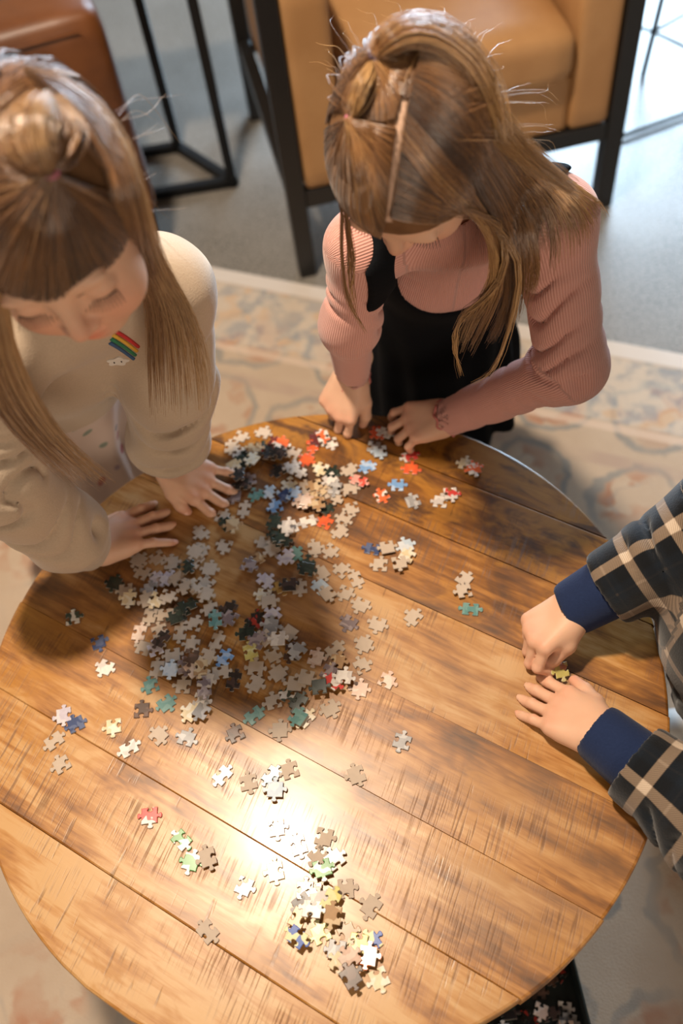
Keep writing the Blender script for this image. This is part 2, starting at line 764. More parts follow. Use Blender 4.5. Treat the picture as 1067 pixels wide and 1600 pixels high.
def mat_rug():
    m, nt, b = new_mat('faded_oriental_rug')
    N = NT(nt)
    co = N.coord()
    warp = N.noise(co, 9, 3, .6, out='Color')
    cw = N.vmath('ADD', co, N.vmath('SCALE', N.vmath('SUBTRACT', warp, (.5, .5, .5)), None))
    cw.node.inputs[1].links[0].from_node.inputs['Scale'].default_value = .075
    x, y, z = N.sep(cw)
    xo, yo, zo = N.sep(co)
    # lattice of medallions
    P = .23

    def cell(v, per, off):
        return N.math('SUBTRACT', N.math('FRACT', N.math('MULTIPLY_ADD', v, 1 / per, off)), .5)
    cx, cy = cell(x, P, .2), cell(y, P, .35)
    ax, ay = N.math('ABSOLUTE', cx), N.math('ABSOLUTE', cy)
    dia = N.math('ADD', ax, ay)
    octa = N.math('MAXIMUM', N.math('MAXIMUM', ax, ay), N.math('MULTIPLY', dia, .72))
    line = N.math('SUBTRACT', 1.0, N.rampf(N.math('ABSOLUTE', N.math('SUBTRACT', octa, .40)), .015, .05))
    line2 = N.math('SUBTRACT', 1.0, N.rampf(N.math('ABSOLUTE', N.math('SUBTRACT', dia, .30)), .012, .04))
    petal = N.noise(cw, 16, 2, .5)
    rust = N.math('MULTIPLY', N.rampf(petal, .46, .57), N.rampf(octa, .42, .3))
    fade = N.noise(co, 5, 4, .65)
    fade2 = N.noise(co, 1.3, 2, .5)
    base = N.mix(fade, (.37, .275, .20), (.54, .44, .34))
    c = N.mix(N.math('MULTIPLY', rust, N.rampf(fade, .38, .60, .2, .85)), base, (.36, .165, .095))
    c = N.mix(N.math('MULTIPLY', line, N.rampf(N.math('MULTIPLY_ADD', fade, .5, N.math('MULTIPLY', fade2, .5)), .40, .60, .05, .8)), c, (.22, .225, .215))
    c = N.mix(N.math('MULTIPLY', line2, N.rampf(fade, .42, .66, .0, .5)), c, (.27, .25, .23))
    # border along the far edge (local y = 0 is the edge, negative towards the table)
    e = N.math('MULTIPLY', yo, -1.0)
    band = N.math('MULTIPLY', N.rampf(e, .045, .055), N.rampf(e, .235, .225))
    bl = N.noise(cw, 22, 3, .6)
    bandc = N.mix(N.rampf(bl, .42, .60), (.60, .53, .45), (.30, .33, .36))
    bandc = N.mix(N.rampf(N.noise(cw, 13, 2), .56, .64), bandc, (.60, .42, .28))
    c = N.mix(N.math('MULTIPLY', band, .6), c, bandc)
    edge = N.rampf(e, .050, .040)
    c = N.mix(edge, c, (.62, .57, .53))
    l3 = N.math('SUBTRACT', 1.0, N.rampf(N.math('ABSOLUTE', N.math('SUBTRACT', e, .245)), .006, .014))
    c = N.mix(N.math('MULTIPLY', l3, .6), c, (.66, .52, .42))
    l4 = N.math('SUBTRACT', 1.0, N.rampf(N.math('ABSOLUTE', N.math('SUBTRACT', e, .33)), .010, .022))
    c = N.mix(N.math('MULTIPLY', l4, N.rampf(fade, .40, .6, 0, .6)), c, (.36, .26, .22))
    c = N.mix(N.rampf(N.noise(co, 2.0, 5, .7), .50, .72, 0, .55), c, (.50, .41, .325))
    N.l(c, b.inputs['Base Color'])
    b.inputs['Roughness'].default_value = .95
    b.inputs['Specular IOR Level'].default_value = .1
    pile = N.noise(co, 420, 2)
    N.bump(pile, .5, .003, b)
    return m


mb = MB()
mb.box((0.3, 1.0, -.02), (3.5, 3.4, .02))
floor = tag(mb.build('floor', mat_floor()), kind='structure')
floor['label'] = 'pale grey speckled hard floor beyond the rug'

WALLM = simple_mat('warm_white_wall', (.62, .57, .50), .9, 0, .04, 6)
wy = 4.40
mb = MB()
wx0, wx1, wz0, wz1 = .55, 3.30, .45, 2.50
mb.box(((-3.2 + wx0) / 2, wy + .06, 1.35), ((wx0 + 3.2) / 2, .06, 1.35))
mb.box(((wx1 + 3.8) / 2, wy + .06, 1.35), ((3.8 - wx1) / 2, .06, 1.35))
mb.box(((wx0 + wx1) / 2, wy + .06, wz0 / 2), ((wx1 - wx0) / 2, .06, wz0 / 2))
mb.box(((wx0 + wx1) / 2, wy + .06, (wz1 + 2.7) / 2), ((wx1 - wx0) / 2, .06, (2.7 - wz1) / 2))
tag(mb.build('wall_back', WALLM), kind='structure')
tag(MB().box((-3.26, 1.0, 1.35), (.06, 3.4, 1.35)).build('wall_left', WALLM), kind='structure')
FRM = simple_mat('white_window_frame', (.7, .7, .68), .5)
mb = MB()
for x in (wx0 + .03, (wx0 * 2 + wx1) / 3, (wx0 + wx1 * 2) / 3, wx1 - .03):
    mb.box((x, wy + .06, (wz0 + wz1) / 2), (.03, .03, (wz1 - wz0) / 2))
for z in (wz0 + .03, wz1 - .03):
    mb.box(((wx0 + wx1) / 2, wy + .06, z), ((wx1 - wx0) / 2, .03, .03))
tag(mb.build('window_1', FRM), kind='structure')

RUG_A = math.atan2(.824 - 1.402, .846 + .237)
rug_mb = MB()
rug_mb.box((0.55, -1.2, .003), (1.55, 1.2, .003), bev=.002)
rug = rug_mb.build('area_rug', mat_rug())
rug.location = (-.237, 1.402, 0)
rug.rotation_euler = (0, 0, RUG_A)
tag(rug, 'faded beige oriental rug with rust and blue grey motifs under the table', 'rug')

# ---------------------------------------------------------------- round table made of planks
TH = math.radians(-38.0)


def mat_wood():
    m, nt, b = new_mat('rough_sawn_mango_wood')
    N = NT(nt)
    co = N.coord()
    tone = N.attr('plank_tone', 'Fac', 'OBJECT')
    seed = N.attr('plank_seed', 'Fac', 'OBJECT')
    honey = N.attr('plank_honey', 'Fac', 'OBJECT')
    x, y, z = N.sep(N.mapping(co, rot=(0, 0, -TH)))
    ys = N.math('ADD', y, N.math('MULTIPLY', seed, 3.7))
    p = N.comb(x, ys, N.math('MULTIPLY', seed, 1.9))
    fine = N.noise(N.mapping(p, scale=(14, 190, 40)), 1, 4, .6, .6)
    grain = N.noise(N.mapping(p, scale=(4.2, 34, 12)), 1, 4, .6, 1.2)
    patch = N.noise(N.mapping(p, scale=(5.5, 11, 9)), 1, 4, .62, .5)
    blot = N.noise(N.mapping(p, scale=(11, 26, 9)), 1, 3, .6)
    big = N.noise(N.mapping(p, scale=(2.0, 5.5, 9)), 1, 2, .5)
    # cross cut chatter of the saw: fine dark strokes across the board, in patches
    sk = N.math('MULTIPLY_ADD', ys, .16, x)
    pc = N.comb(sk, ys, N.math('MULTIPLY', seed, 1.9))
    st1 = N.noise(N.mapping(pc, scale=(420, 14, 4)), 1, 2, .5)
    st2 = N.noise(N.mapping(pc, scale=(165, 14, 4)), 1, 2, .5)
    mask = N.rampf(N.noise(N.mapping(p, scale=(5.0, 12, 7)), 1, 3, .6), .46, .62)
    mask2 = N.rampf(N.noise(N.mapping(p, scale=(4.0, 17, 11)), 1, 3, .6), .50, .62)
    chat = N.math('MULTIPLY', N.rampf(st1, .50, .66), mask)
    deep = N.math('MULTIPLY', N.rampf(st2, .63, .70), mask2)
    v = N.math('ADD', N.math('MULTIPLY', patch, .95), N.math('ADD', N.math('MULTIPLY', grain, .75), N.math('MULTIPLY', fine, .38)))
    v = N.math('ADD', v, N.math('MULTIPLY', tone, 1.0))
    v = N.math('SUBTRACT', v, .55)
    v = N.math('ADD', v, N.math('MULTIPLY', N.math('SUBTRACT', blot, .5), .55))
    v = N.math('MULTIPLY_ADD', N.math('SUBTRACT', v, .5), 1.8, .5, clamp=True)
    c = N.ramp(v, [(.06, (.085, .033, .008)), (.28, (.160, .060, .011)), (.46, (.245, .094, .016)), (.62, (.350, .148, .030)), (.80, (.44, .215, .062)), (1.0, (.51, .295, .120))])
    # honey coloured sapwood streaks and greyer zones
    c = N.mix(N.rampf(N.math('ADD', N.noise(N.mapping(p, scale=(9, 17, 6)), 1, 4, .65, .8), honey), .54, .68, 0, .75), c, N.mix(fine, (.27, .095, .008), (.47, .215, .030)))
    c = N.mix(N.rampf(big, .55, .72, 0, .28), c, N.mix(grain, (.17, .095, .050), (.38, .255, .150)))
    c = N.mix(N.math('MULTIPLY', chat, .62), c, (.10, .038, .010))
    c = N.mix(N.math('MULTIPLY', deep, .5), c, (.060, .024, .008))
    N.l(c, b.inputs['Base Color'])
    rg = N.math('ADD', N.rampf(patch, .3, .7, .40, .30), N.math('MULTIPLY', chat, .25))
    N.l(rg, b.inputs['Roughness'])
    b.inputs['Specular IOR Level'].default_value = .5
    b.inputs['Coat Weight'].default_value = .22
    b.inputs['Coat Roughness'].default_value = .20
    h = N.math('SUBTRACT', N.math('MULTIPLY', grain, .25), N.math('ADD', N.math('MULTIPLY', chat, .45), N.math('MULTIPLY', deep, .9)))
    h = N.math('ADD', h, N.math('MULTIPLY', fine, .22))
    N.bump(h, .10, .002, b)
    return m


WOOD = mat_wood()
table = empty('coffee_table', (0, 0, 0))
tag(table, 'round coffee table with rough sawn honey brown plank top, covered in puzzle pieces', 'table')
PLK = [-.432, -.325, -.212, -.100, .022, .149, .256, .352, .432]
TONE = [.22, .16, .12, .02, .16, -.04, -.16, -.18]
TR = .43
du = V(math.cos(TH), math.sin(TH), 0)
dn = V(-math.sin(TH), math.cos(TH), 0)


def plank(i, lo, hi):
    g = .00004
    lo2, hi2 = max(lo + g, -TR + .0005), min(hi - g, TR - .0005)
    n = 26
    right, left = [], []
    for t in np.linspace(0, 1, n):
        v = lo2 + (hi2 - lo2) * t
        # the round rim is a little uneven from plank to plank
        R = TR + (.0006, -.0008, .0012, -.0004, .0003, -.001, .0008, 0)[i]
        u = math.sqrt(max(R * R - v * v, 0))
        right.append((u, v))
        left.append((-u, v))
    out = right + left[::-1]
    b = .0035
    prof = [(-.036, .004), (-.033, 0), (-b, 0), (-b * .35, b * .3), (0, b)]
    cx = 0.0
    cv = (lo2 + hi2) / 2
    P, Fc = [], []
    m = len(out)
    for dz, ins in prof:
        for (u, v) in out:
            r = math.hypot(u, v)
            uu = u * (1 - ins / r)
            vv = v * (1 - ins / r)
            e = 0.0
            vv = min(max(vv, lo2 + e), hi2 - e)
            P.append(du * uu + dn * vv + V(0, 0, ZT + dz))
    for k in range(len(prof) - 1):
        for j in range(m):
            Fc.append((k * m + j, k * m + (j + 1) % m, (k + 1) * m + (j + 1) % m, (k + 1) * m + j))
    top = (len(prof) - 1) * m
    # top and bottom as strips between the two curved ends
    for j in range(n - 1):
        a, bb = j, j + 1
        c2, d2 = m - 1 - bb, m - 1 - a
        Fc.append((top + a, top + bb, top + c2, top + d2))
        Fc.append((d2, c2, bb, a))
    M_ = MB()
    M_.add(P, Fc)
    o = M_.build('plank', WOOD, table)
    o['plank_tone'] = TONE[i]
    o['plank_honey'] = (0.03, .02, .04, .0, .02, -.02, .10, .09)[i]
    o['plank_seed'] = (i * .73) % 1.0 + .1 * i
    return o


for i in range(8):
    plank(i, PLK[i], PLK[i + 1])
BLACK = simple_mat('black_metal', (.012, .013, .015), .38, .6, .2, 30)
mb = MB()
mb.tube([(0, 0, .02), (0, 0, ZT - .036)], .045, 24)
mb.build('pedestal', BLACK, table, True)
mb = MB()
ring = [(0.0, .006), (.20, .006), (.215, .010), (.215, .022), (.20, .028), (.06, .034), (0, .034)]
pts, fcs = [], []
for j in range(32):
    a = 2 * math.pi * j / 32
    for (r, z) in ring:
        pts.append((max(r, .0005) * math.cos(a), max(r, .0005) * math.sin(a), z))
for j in range(32):
    for k in range(len(ring) - 1):
        fcs.append((j * 7 + k, ((j + 1) % 32) * 7 + k, ((j + 1) % 32) * 7 + k + 1, j * 7 + k + 1))
mb.add(pts, fcs)
mb.build('base_plate', BLACK, table)
mb = MB()
mb.box((0, 0, ZT - .045), (.26, .022, .008), [du, dn, V(0, 0, 1)])
mb.box((0, 0, ZT - .045), (.022, .26, .008), [du, dn, V(0, 0, 1)])
mb.build('top_bracket', BLACK, table)

# ---------------------------------------------------------------- armchair behind
def mat_leather(name, c0, c1, rough=.42):
    m, nt, b = new_mat(name)
    N = NT(nt)
    co = N.coord()
    f = N.noise(co, 5, 5, .6)
    g = N.noise(co, 160, 2)
    N.l(N.mix(N.rampf(f, .3, .7), c0, c1), b.inputs['Base Color'])
    b.inputs['Roughness'].default_value = rough
    N.bump(g, .12, .002, b)
    return m


TAN = mat_leather('tan_leather', (.38, .195, .075), (.47, .26, .11), .5)
COGNAC = mat_leather('cognac_leather', (.090, .029, .008), (.165, .056, .015), .45)
DARKW = simple_mat('black_stained_wood', (.010, .009, .009), .38, 0, .3, 50)


def rounded_slab(c, half, axes, r, bulge=0.0, n=10):
    """soft cushion: superellipsoid box surface"""
    P, Fc = [], []
    ax = np.asarray(axes, float)
    h = np.asarray(half, float)
    idx = {}
    for f_ax in range(3):
        for sg in (-1, 1):
            grid = []
            for i in range(n + 1):
                row = []
                for j in range(n + 1):
                    q = np.zeros(3)
                    q[f_ax] = sg
                    q[(f_ax + 1) % 3] = -1 + 2 * i / n
                    q[(f_ax + 2) % 3] = -1 + 2 * j / n
                    # concentrate points near edges
                    q = np.sign(q) * (1 - (1 - np.abs(q)) ** 1.6)
                    p = q * h
                    inner = np.clip(p, -(h - r), h - r)
                    d = p - inner
                    L = np.linalg.norm(d)
                    if L > 1e-9:
                        p = inner + d / L * r
                    s_ = 1 - .5 * (abs(q[0]) ** 2.5) - .5 * (abs(q[1]) ** 2.5)
                    p[2] += np.sign(p[2]) * bulge * max(s_, 0) * (abs(p[2]) / h[2])
                    key = tuple(np.round(p, 6))
                    if key not in idx:
                        idx[key] = len(P)
                        P.append(np.asarray(c) + p @ ax)
                    row.append(idx[key])
                grid.append(row)
            for i in range(n):
                for j in range(n):
                    q4 = (grid[i][j], grid[i + 1][j], grid[i + 1][j + 1], grid[i][j + 1])
                    if len(set(q4)) < 3:
                        continue
                    q4 = tuple(dict.fromkeys(q4))
                    Fc.append(q4 if sg > 0 else q4[::-1])
    return P, Fc


def soft(name, c, half, axes, r, mat, parent, bulge=0.0):
    m_ = MB()
    m_.add(*rounded_slab(c, half, axes, r, bulge))
    return m_.build(name, mat, parent, True)


def armchair(name, origin, ang, W, D, label, leather, frame, arm_h, seat_h, arm_w=.10, low=.215):
    """origin: front left foot; front edge along angle ang"""
    o = np.asarray(origin, float)
    ex = V(math.cos(ang), math.sin(ang), 0)
    ey = V(-math.sin(ang), math.cos(ang), 0)
    ez = V(0, 0, 1)
    A = [ex, ey, ez]
    ch = empty(name, tuple(o + ex * W / 2 + ey * D / 2))
    tag(ch, label, 'armchair')

    def P(x, y, z):
        return o + ex * x + ey * y + ez * z
    t = .021
    for (x, y, top) in ((t, t, arm_h), (W - t, t, arm_h), (t, D - t, arm_h + .02), (W - t, D - t, arm_h + .02)):
        MB().box(P(x, y, top / 2), (t, t, top / 2), A, .003).build('leg', frame, ch)
    MB().box(P(W / 2, t, low), (W / 2 - 2 * t, t * .8, .022), A, .003).build('front_rail', frame, ch)
    MB().box(P(W / 2, D - t, low), (W / 2 - 2 * t, t * .8, .022), A, .003).build('back_rail', frame, ch)
    for x in (t, W - t):
        MB().box(P(x, D / 2, low), (t * .8, D / 2 - 2 * t, .022), A, .003).build('side_rail', frame, ch)
        MB().box(P(x, D / 2, arm_h + .012), (t * 1.1, D / 2, .012), A, .003).build('arm_rail', frame, ch)
    b0 = low + .022
    for x in (2 * t + arm_w / 2, W - 2 * t - arm_w / 2):
        soft('arm_panel', P(x, D / 2 - .01, (b0 + arm_h) / 2), (arm_w / 2, D / 2 - .012, (arm_h - b0) / 2), A, .018, leather, ch)
    sx = W / 2
    sw = W / 2 - 2 * t - arm_w
    soft('apron', P(sx, D / 2 - .02, (b0 + seat_h - .09) / 2), (sw + .004, D / 2 - .03, (seat_h - .09 - b0) / 2), A, .012, leather, ch)
    cu = soft('seat_cushion', P(sx, D / 2 - .075, seat_h - .035), (sw - .003, D / 2 - .055, .058), A, .036, leather, ch, .018)
    soft('back_cushion', P(sx, D - .11, seat_h + .24), (sw, .075, .24), A, .045, leather, ch)
    pip = MB()
    zz = seat_h - .01
    pip.tube([P(2 * t + arm_w + .02, .022, zz), P(W / 2, -.018 + .036, zz), P(W - 2 * t - arm_w - .02, .022, zz)], .0035, 6)
    o_ = pip.build('piping', leather, ch, True)
    o_.parent = cu
    o_.matrix_parent_inverse = cu.matrix_world.inverted()
    cu_m = Matrix.Translation(ch.location)
    o_.matrix_parent_inverse = Matrix()
    return ch


armchair('armchair', (.060, 1.265, 0), math.radians(5.6), .80, .74, 'tan leather armchair with black wooden frame behind the girl in pink', TAN, DARKW, .69, .46)

club = empty('armchair', (-.66, 1.80, 0))
tag(club, 'cognac brown leather club chair behind the girl in the cream sweatshirt', 'armchair')
_ca = math.radians(12)
CX = [V(math.cos(_ca), math.sin(_ca), 0), V(-math.sin(_ca), math.cos(_ca), 0), V(0, 0, 1)]
CO = V(-.243, 1.405, 0)                                       # right hand corner of the back


def cpos(x, y, z):
    return CO + CX[0] * x + CX[1] * y + CX[2] * z


soft('back_panel', cpos(-.415, .09, .385), (.415, .088, .255), CX, .045, COGNAC, club, .0)
for sx in (-1, 1):
    soft('arm', cpos(-.415 + sx * .325, .47, .33), (.078, .29, .20), CX, .040, COGNAC, club)
soft('seat_base', cpos(-.415, .46, .20), (.245, .28, .075), CX, .02, COGNAC, club)
soft('seat_cushion', cpos(-.415, .47, .345), (.24, .28, .065), CX, .04, COGNAC, club, .015)
for sx in (-1, 1):
    for yy in (.05, .70):
        MB().tube([cpos(-.415 + sx * .375, yy, .0064), cpos(-.415 + sx * .375, yy, .135)], [.020, .028], 12).build('leg', DARKW, club, True)
MB().tube([cpos(-.80, .006, .605), cpos(-.415, -.001, .607), cpos(-.055, .004, .603), cpos(-.023, .012, .56), cpos(-.017, .012, .18)], .0032, 6).build('seam', COGNAC, club, True)

# ---------------------------------------------------------------- black metal side table
st = empty('side_table', (-.2, 1.85, 0))
tag(st, 'black square tube metal side table standing between the two leather armchairs', 'side table')


def bar(name, a, b, w, parent, mat):
    a = np.asarray(a, float)
    b = np.asarray(b, float)
    d = unit(b - a)
    ref = V(0, 0, 1) if abs(d[2]) < .9 else V(1, 0, 0)
    x = unit(np.cross(ref, d))
    y = np.cross(d, x)
    return MB().box((a + b) / 2, (w, w, np.linalg.norm(b - a) / 2 + w), [x, y, d], .002).build(name, mat, parent)


f1, f2 = V(-.079, 1.68, .014), V(-.221, 1.88, .014)
f3 = f1 + V(-.26, -.0, 0)
f4 = f2 + V(-.22, -.0, 0)
H = .64
for a in (f1, f2):
    bar('post', a, a + V(0, 0, H), .0125, st, BLACK)
bar('base_bar', f1, f2, .0125, st, BLACK)
bar('base_bar', f1, f3, .0125, st, BLACK)
bar('base_bar', f2, f4, .0125, st, BLACK)
bar('top_bar', f1 + V(0, 0, H), f2 + V(0, 0, H), .0125, st, BLACK)
bar('top_bar', f1 + V(0, 0, H), f3 + V(0, 0, H), .0125, st, BLACK)
bar('top_bar', f2 + V(0, 0, H), f4 + V(0, 0, H), .0125, st, BLACK)
MB().box((f1 + f4) / 2 + V(0, 0, H + .02), (.19, .15, .008), None, .003).build('table_top', DARKW, st)

# ---------------------------------------------------------------- thin wire chair at the far right
wc = empty('wire_chair', (1.25, 1.9, 0))
tag(wc, 'thin black wire frame chair on the sunlit floor at the far right', 'chair')


def rod(name, pts, r=.006):
    return MB().tube(pts, r, 8).build(name, BLACK, wc, True)


rod('leg', [(1.104, 1.866, .002), (1.13, 1.89, .22), (1.16, 1.93, .46)], .008)
rod('leg', [(1.01, 1.98, .002), (1.05, 1.99, .25), (1.09, 2.0, .46)], .006)
rod('leg', [(1.19, 1.66, .002), (1.21, 1.72, .24), (1.24, 1.80, .46)], .006)
rod('leg', [(1.50, 1.80, .002), (1.47, 1.84, .24), (1.44, 1.90, .46)], .006)
rod('leg', [(1.42, 2.16, .002), (1.40, 2.13, .24), (1.38, 2.1, .46)], .006)
rod('stretcher', [(.96, 1.60, .010), (1.19, 1.665, .010), (1.50, 1.80, .012)], .006)
rod('stretcher', [(1.03, 1.985, .12), (1.117, 1.878, .12), (1.20, 1.70, .13)], .005)
rod('stretcher', [(1.117, 1.878, .12), (1.30, 1.98, .12), (1.41, 2.14, .12)], .005)
sr = [(1.27 + .2 * math.cos(t), 1.95 + .2 * math.sin(t), .47) for t in np.linspace(0, 2 * math.pi, 25)]
rod('seat_ring', sr, .007)
mb = MB()
for k in range(-4, 5):
    w_ = math.sqrt(max(.2 ** 2 - (k * .042) ** 2, .001))
    mb.tube([(1.27 + k * .042, 1.95 - w_, .468), (1.27 + k * .042, 1.95 + w_, .468)], .003, 6)
mb.build('seat_wires', BLACK, wc, True)
bk = [(1.27 + .2 * math.cos(t), 1.95 + .2 * math.sin(t), .47 + .34 * math.sin(math.pi * (t + .4) / (math.pi + .8)) + .0) for t in np.linspace(-.4, math.pi + .4, 17)]
rod('back_hoop', bk, .007)
# ---------------------------------------------------------------- people: materials
def mat_skin(name, base, red):
    m, nt, b = new_mat(name)
    N = NT(nt)
    co = N.coord()
    bl = N.attr('blush')
    nl = N.attr('nail')
    f = N.noise(co, 60, 3)
    c = N.mix(N.math('MULTIPLY', bl, .62, clamp=True), N.mix(f, [x * .94 for x in base], [min(1, x * 1.05) for x in base]), red)
    c = N.mix(N.math('MULTIPLY', nl, .55), c, (.80, .52, .44))
    N.l(c, b.inputs['Base Color'])
    N.l(N.math('SUBTRACT', .52, N.math('MULTIPLY', nl, .22)), b.inputs['Roughness'])
    b.inputs['Subsurface Weight'].default_value = .16
    b.inputs['Subsurface Radius'].default_value = (1.0, .35, .2)
    b.inputs['Subsurface Scale'].default_value = .006
    b.inputs['Specular IOR Level'].default_value = .35
    N.bump(N.noise(co, 700, 2), .06, .001, b)
    return m


SKIN = mat_skin('fair_skin', (.66, .40, .27), (.62, .185, .115))


def mat_hair(name, dark, mid, light):
    m, nt, b = new_mat(name)
    N = NT(nt)
    t = N.attr('tone')
    a = N.attr('along')
    v = N.math('ADD', N.math('MULTIPLY', t, .75), N.math('MULTIPLY', a, .30), clamp=True)
    N.l(N.ramp(v, [(.08, dark), (.5, mid), (.95, light)]), b.inputs['Base Color'])
    b.inputs['Roughness'].default_value = .26
    b.inputs['Specular IOR Level'].default_value = .8
    b.inputs['Sheen Weight'].default_value = .15
    return m


HAIR_A = mat_hair('light_brown_hair', (.048, .019, .007), (.25, .112, .036), (.62, .37, .15))
HAIR_B = mat_hair('dark_blonde_hair', (.045, .018, .007), (.22, .10, .038), (.52, .32, .15))
HAIR_C = mat_hair('brown_hair', (.05, .024, .012), (.10, .05, .024), (.16, .085, .04))
LASH = simple_mat('dark_lash', (.02, .012, .008), .6)


def mat_rib(name, c0, c1, freq, strength, sheen=.3):
    m, nt, b = new_mat(name)
    N = NT(nt)
    u = N.attr('cloth_uv', 'Vector')
    x, y, z = N.sep(u)
    w = N.math('SINE', N.math('MULTIPLY', x, freq))
    f = N.noise(N.coord(), 260, 2)
    fac = N.math('MULTIPLY_ADD', w, .5, .5)
    N.l(N.mix(fac, c0, c1), b.inputs['Base Color'])
    b.inputs['Roughness'].default_value = .9
    b.inputs['Specular IOR Level'].default_value = .15
    b.inputs['Sheen Weight'].default_value = sheen
    N.bump(N.math('ADD', fac, N.math('MULTIPLY', f, .5)), strength, .0012, b)
    return m


PINK = mat_rib('pink_ribbed_knit', (.56, .270, .220), (.70, .375, .315), 2 * math.pi / .0030, .55)


def mat_fabric(name, c0, c1, nscale=300, bump=.4, sheen=.3, rough=.92, mott=6):
    m, nt, b = new_mat(name)
    N = NT(nt)
    co = N.coord()
    f = N.noise(co, nscale, 3)
    g = N.noise(co, mott, 3)
    N.l(N.mix(N.math('MULTIPLY_ADD', f, .6, N.math('MULTIPLY', g, .4)), c0, c1), b.inputs['Base Color'])
    b.inputs['Roughness'].default_value = rough
    b.inputs['Specular IOR Level'].default_value = .08
    b.inputs['Sheen Weight'].default_value = sheen
    N.bump(f, bump, .0012, b)
    return m


BLACKF = mat_fabric('black_cotton', (.0035, .004, .0055), (.008, .009, .011), 400, .3, .0)
CREAM = mat_fabric('cream_marl_fleece', (.40, .305, .215), (.55, .435, .325), 420, .35, .35)
NAVY = mat_fabric('navy_rib_cuff', (.010, .018, .052), (.020, .034, .092), 380, .4, .12)
DENIM = mat_fabric('dark_leggings', (.02, .022, .03), (.035, .04, .05), 380, .3, .1)


def mat_plaid():
    m, nt, b = new_mat('black_tan_plaid_flannel')
    N = NT(nt)
    u = N.attr('cloth_uv', 'Vector')
    x, y, z = N.sep(u)

    def bands(v, per, off):
        t = N.math('ABSOLUTE', N.math('SUBTRACT', N.math('FRACT', N.math('MULTIPLY_ADD', v, 1 / per, off)), .5))
        main = N.rampf(t, .115, .085)
        thin = N.math('MULTIPLY', N.rampf(N.math('ABSOLUTE', N.math('SUBTRACT', t, .5)), .035, .015), .22)
        blue = N.rampf(t, .30, .40)
        return main, thin, blue
    m1, t1, b1 = bands(x, .062, .22)
    m2, t2, b2 = bands(y, .062, .40)
    tw = N.math('FRACT', N.math('MULTIPLY', N.math('ADD', x, y), 1 / .0026))
    twv = N.rampf(N.math('ABSOLUTE', N.math('SUBTRACT', tw, .5)), .15, .35, .62, 1.0)
    a = N.math('ADD', N.math('MULTIPLY', m1, .5), N.math('MULTIPLY', m2, .5))
    a = N.math('ADD', a, N.math('MULTIPLY', N.math('ADD', t1, t2), .4), clamp=True)
    base = N.mix(N.math('MULTIPLY', N.math('ADD', b1, b2), .35, clamp=True), (.004, .005, .007), (.007, .012, .020))
    lightc = N.ramp(a, [(0, (.01, .012, .014)), (.25, (.085, .062, .045)), (.5, (.23, .165, .115)), (1.0, (.62, .49, .37))])
    c = N.mix(N.math('MULTIPLY', N.rampf(a, .02, .3), twv), base, lightc)
    N.l(c, b.inputs['Base Color'])
    b.inputs['Roughness'].default_value = .92
    b.inputs['Sheen Weight'].default_value = .25
    b.inputs['Specular IOR Level'].default_value = .15
    N.bump(N.noise(N.coord(), 420, 2), .4, .001, b)
    return m


PLAID = mat_plaid()
TIE = simple_mat('pink_elastic', (.55, .16, .25), .6)
TIE_D = simple_mat('dark_elastic', (.05, .02, .03), .6)


def cloth_uv(paths, rads):
    fs = [path_param(p) for p in paths]

    def fn(p):
        best = np.full(len(p), 1e9)
        out = np.zeros((len(p), 3))
        for f, r in zip(fs, rads):
            s, th, d = f(p)
            d = d - r
            m = d < best
            best[m] = d[m]
            out[m, 0] = th[m] * r
            out[m, 1] = s[m]
        return out
    return {'cloth_uv': fn}


def folds(path, amp, freq, s0, s1, seed):
    """rings of creases on a sleeve between distances s0..s1 along the path"""
    f = path_param(path)

    def fn(p):
        s, th, d = f(p)
        w = np.clip((s - s0) / .015, 0, 1) * np.clip((s1 - s) / .015, 0, 1) * np.clip(1.6 - d / .06, 0, 1)
        n = vnoise(p, 9, seed)
        x = s * freq * 3.1416 + 1.5 * np.sin(th + seed) + 1.7 * n
        cr = (1 - np.abs(np.sin(x))) ** 2.2 * (.55 + .45 * np.sin(2 * th + seed * 1.7 + n))
        return w * amp * (1.9 * cr - .45)
    return fn


# thumb shapes in hand coordinates (towards thumb, along fingers, out of the back)
TH_OUT = [(.014, .012, -.004), (.028, .028, -.006), (.038, .045, -.007), (.042, .058, -.008)]
TH_SPREAD = [(.014, .012, -.004), (.031, .026, -.006), (.043, .040, -.006), (.049, .053, -.007)]


def on_table(D):
    """clothes and hands rest on the wood instead of passing through it"""
    D.post = lambda p: np.where((p[:, 0] ** 2 + p[:, 1] ** 2 < .445 ** 2) & (p[:, 2] > .38), ZT + .0006 - p[:, 2], -1)


# ================================================================ the girl in pink behind the table
girl = empty('person', (.24, .50, 0))
tag(girl, 'child in ribbed pink top and black pinafore leaning over the far table edge', 'person')
gh = Head(at_depth(640, 232, .90), -.92 * _UP - .17 * _RI + .36 * _F, -_F - .16 * _RI, .98)
nb = V(.255, .375, .835)                 # base of the neck
shL, shR = V(.362, .350, .818), V(.141, .362, .815)
elL, wrL = at_depth(893, 572, 1.165), at_height(702, 652, .512)
elR, wrR = at_depth(547, 505, 1.20), at_height(550, 588, .540)
pel = V(.262, .545, .52)
D = Sdf()
bl, nl = [], []
gh.prims(D, bl)
D.cone(gh.w(0, -.022, -.045), nb, .034, .036, .02)
D.cone(nb, V(.262, .44, .72), .060, .064, .02, 'u', (unit(V(0, .9, .43)), .75))
for sh, el, wr in ((shL, elL, wrL), (shR, elR, wrR)):
    D.chain([nb, sh, el, wr], [.04, .033, .025, .0165], .015)
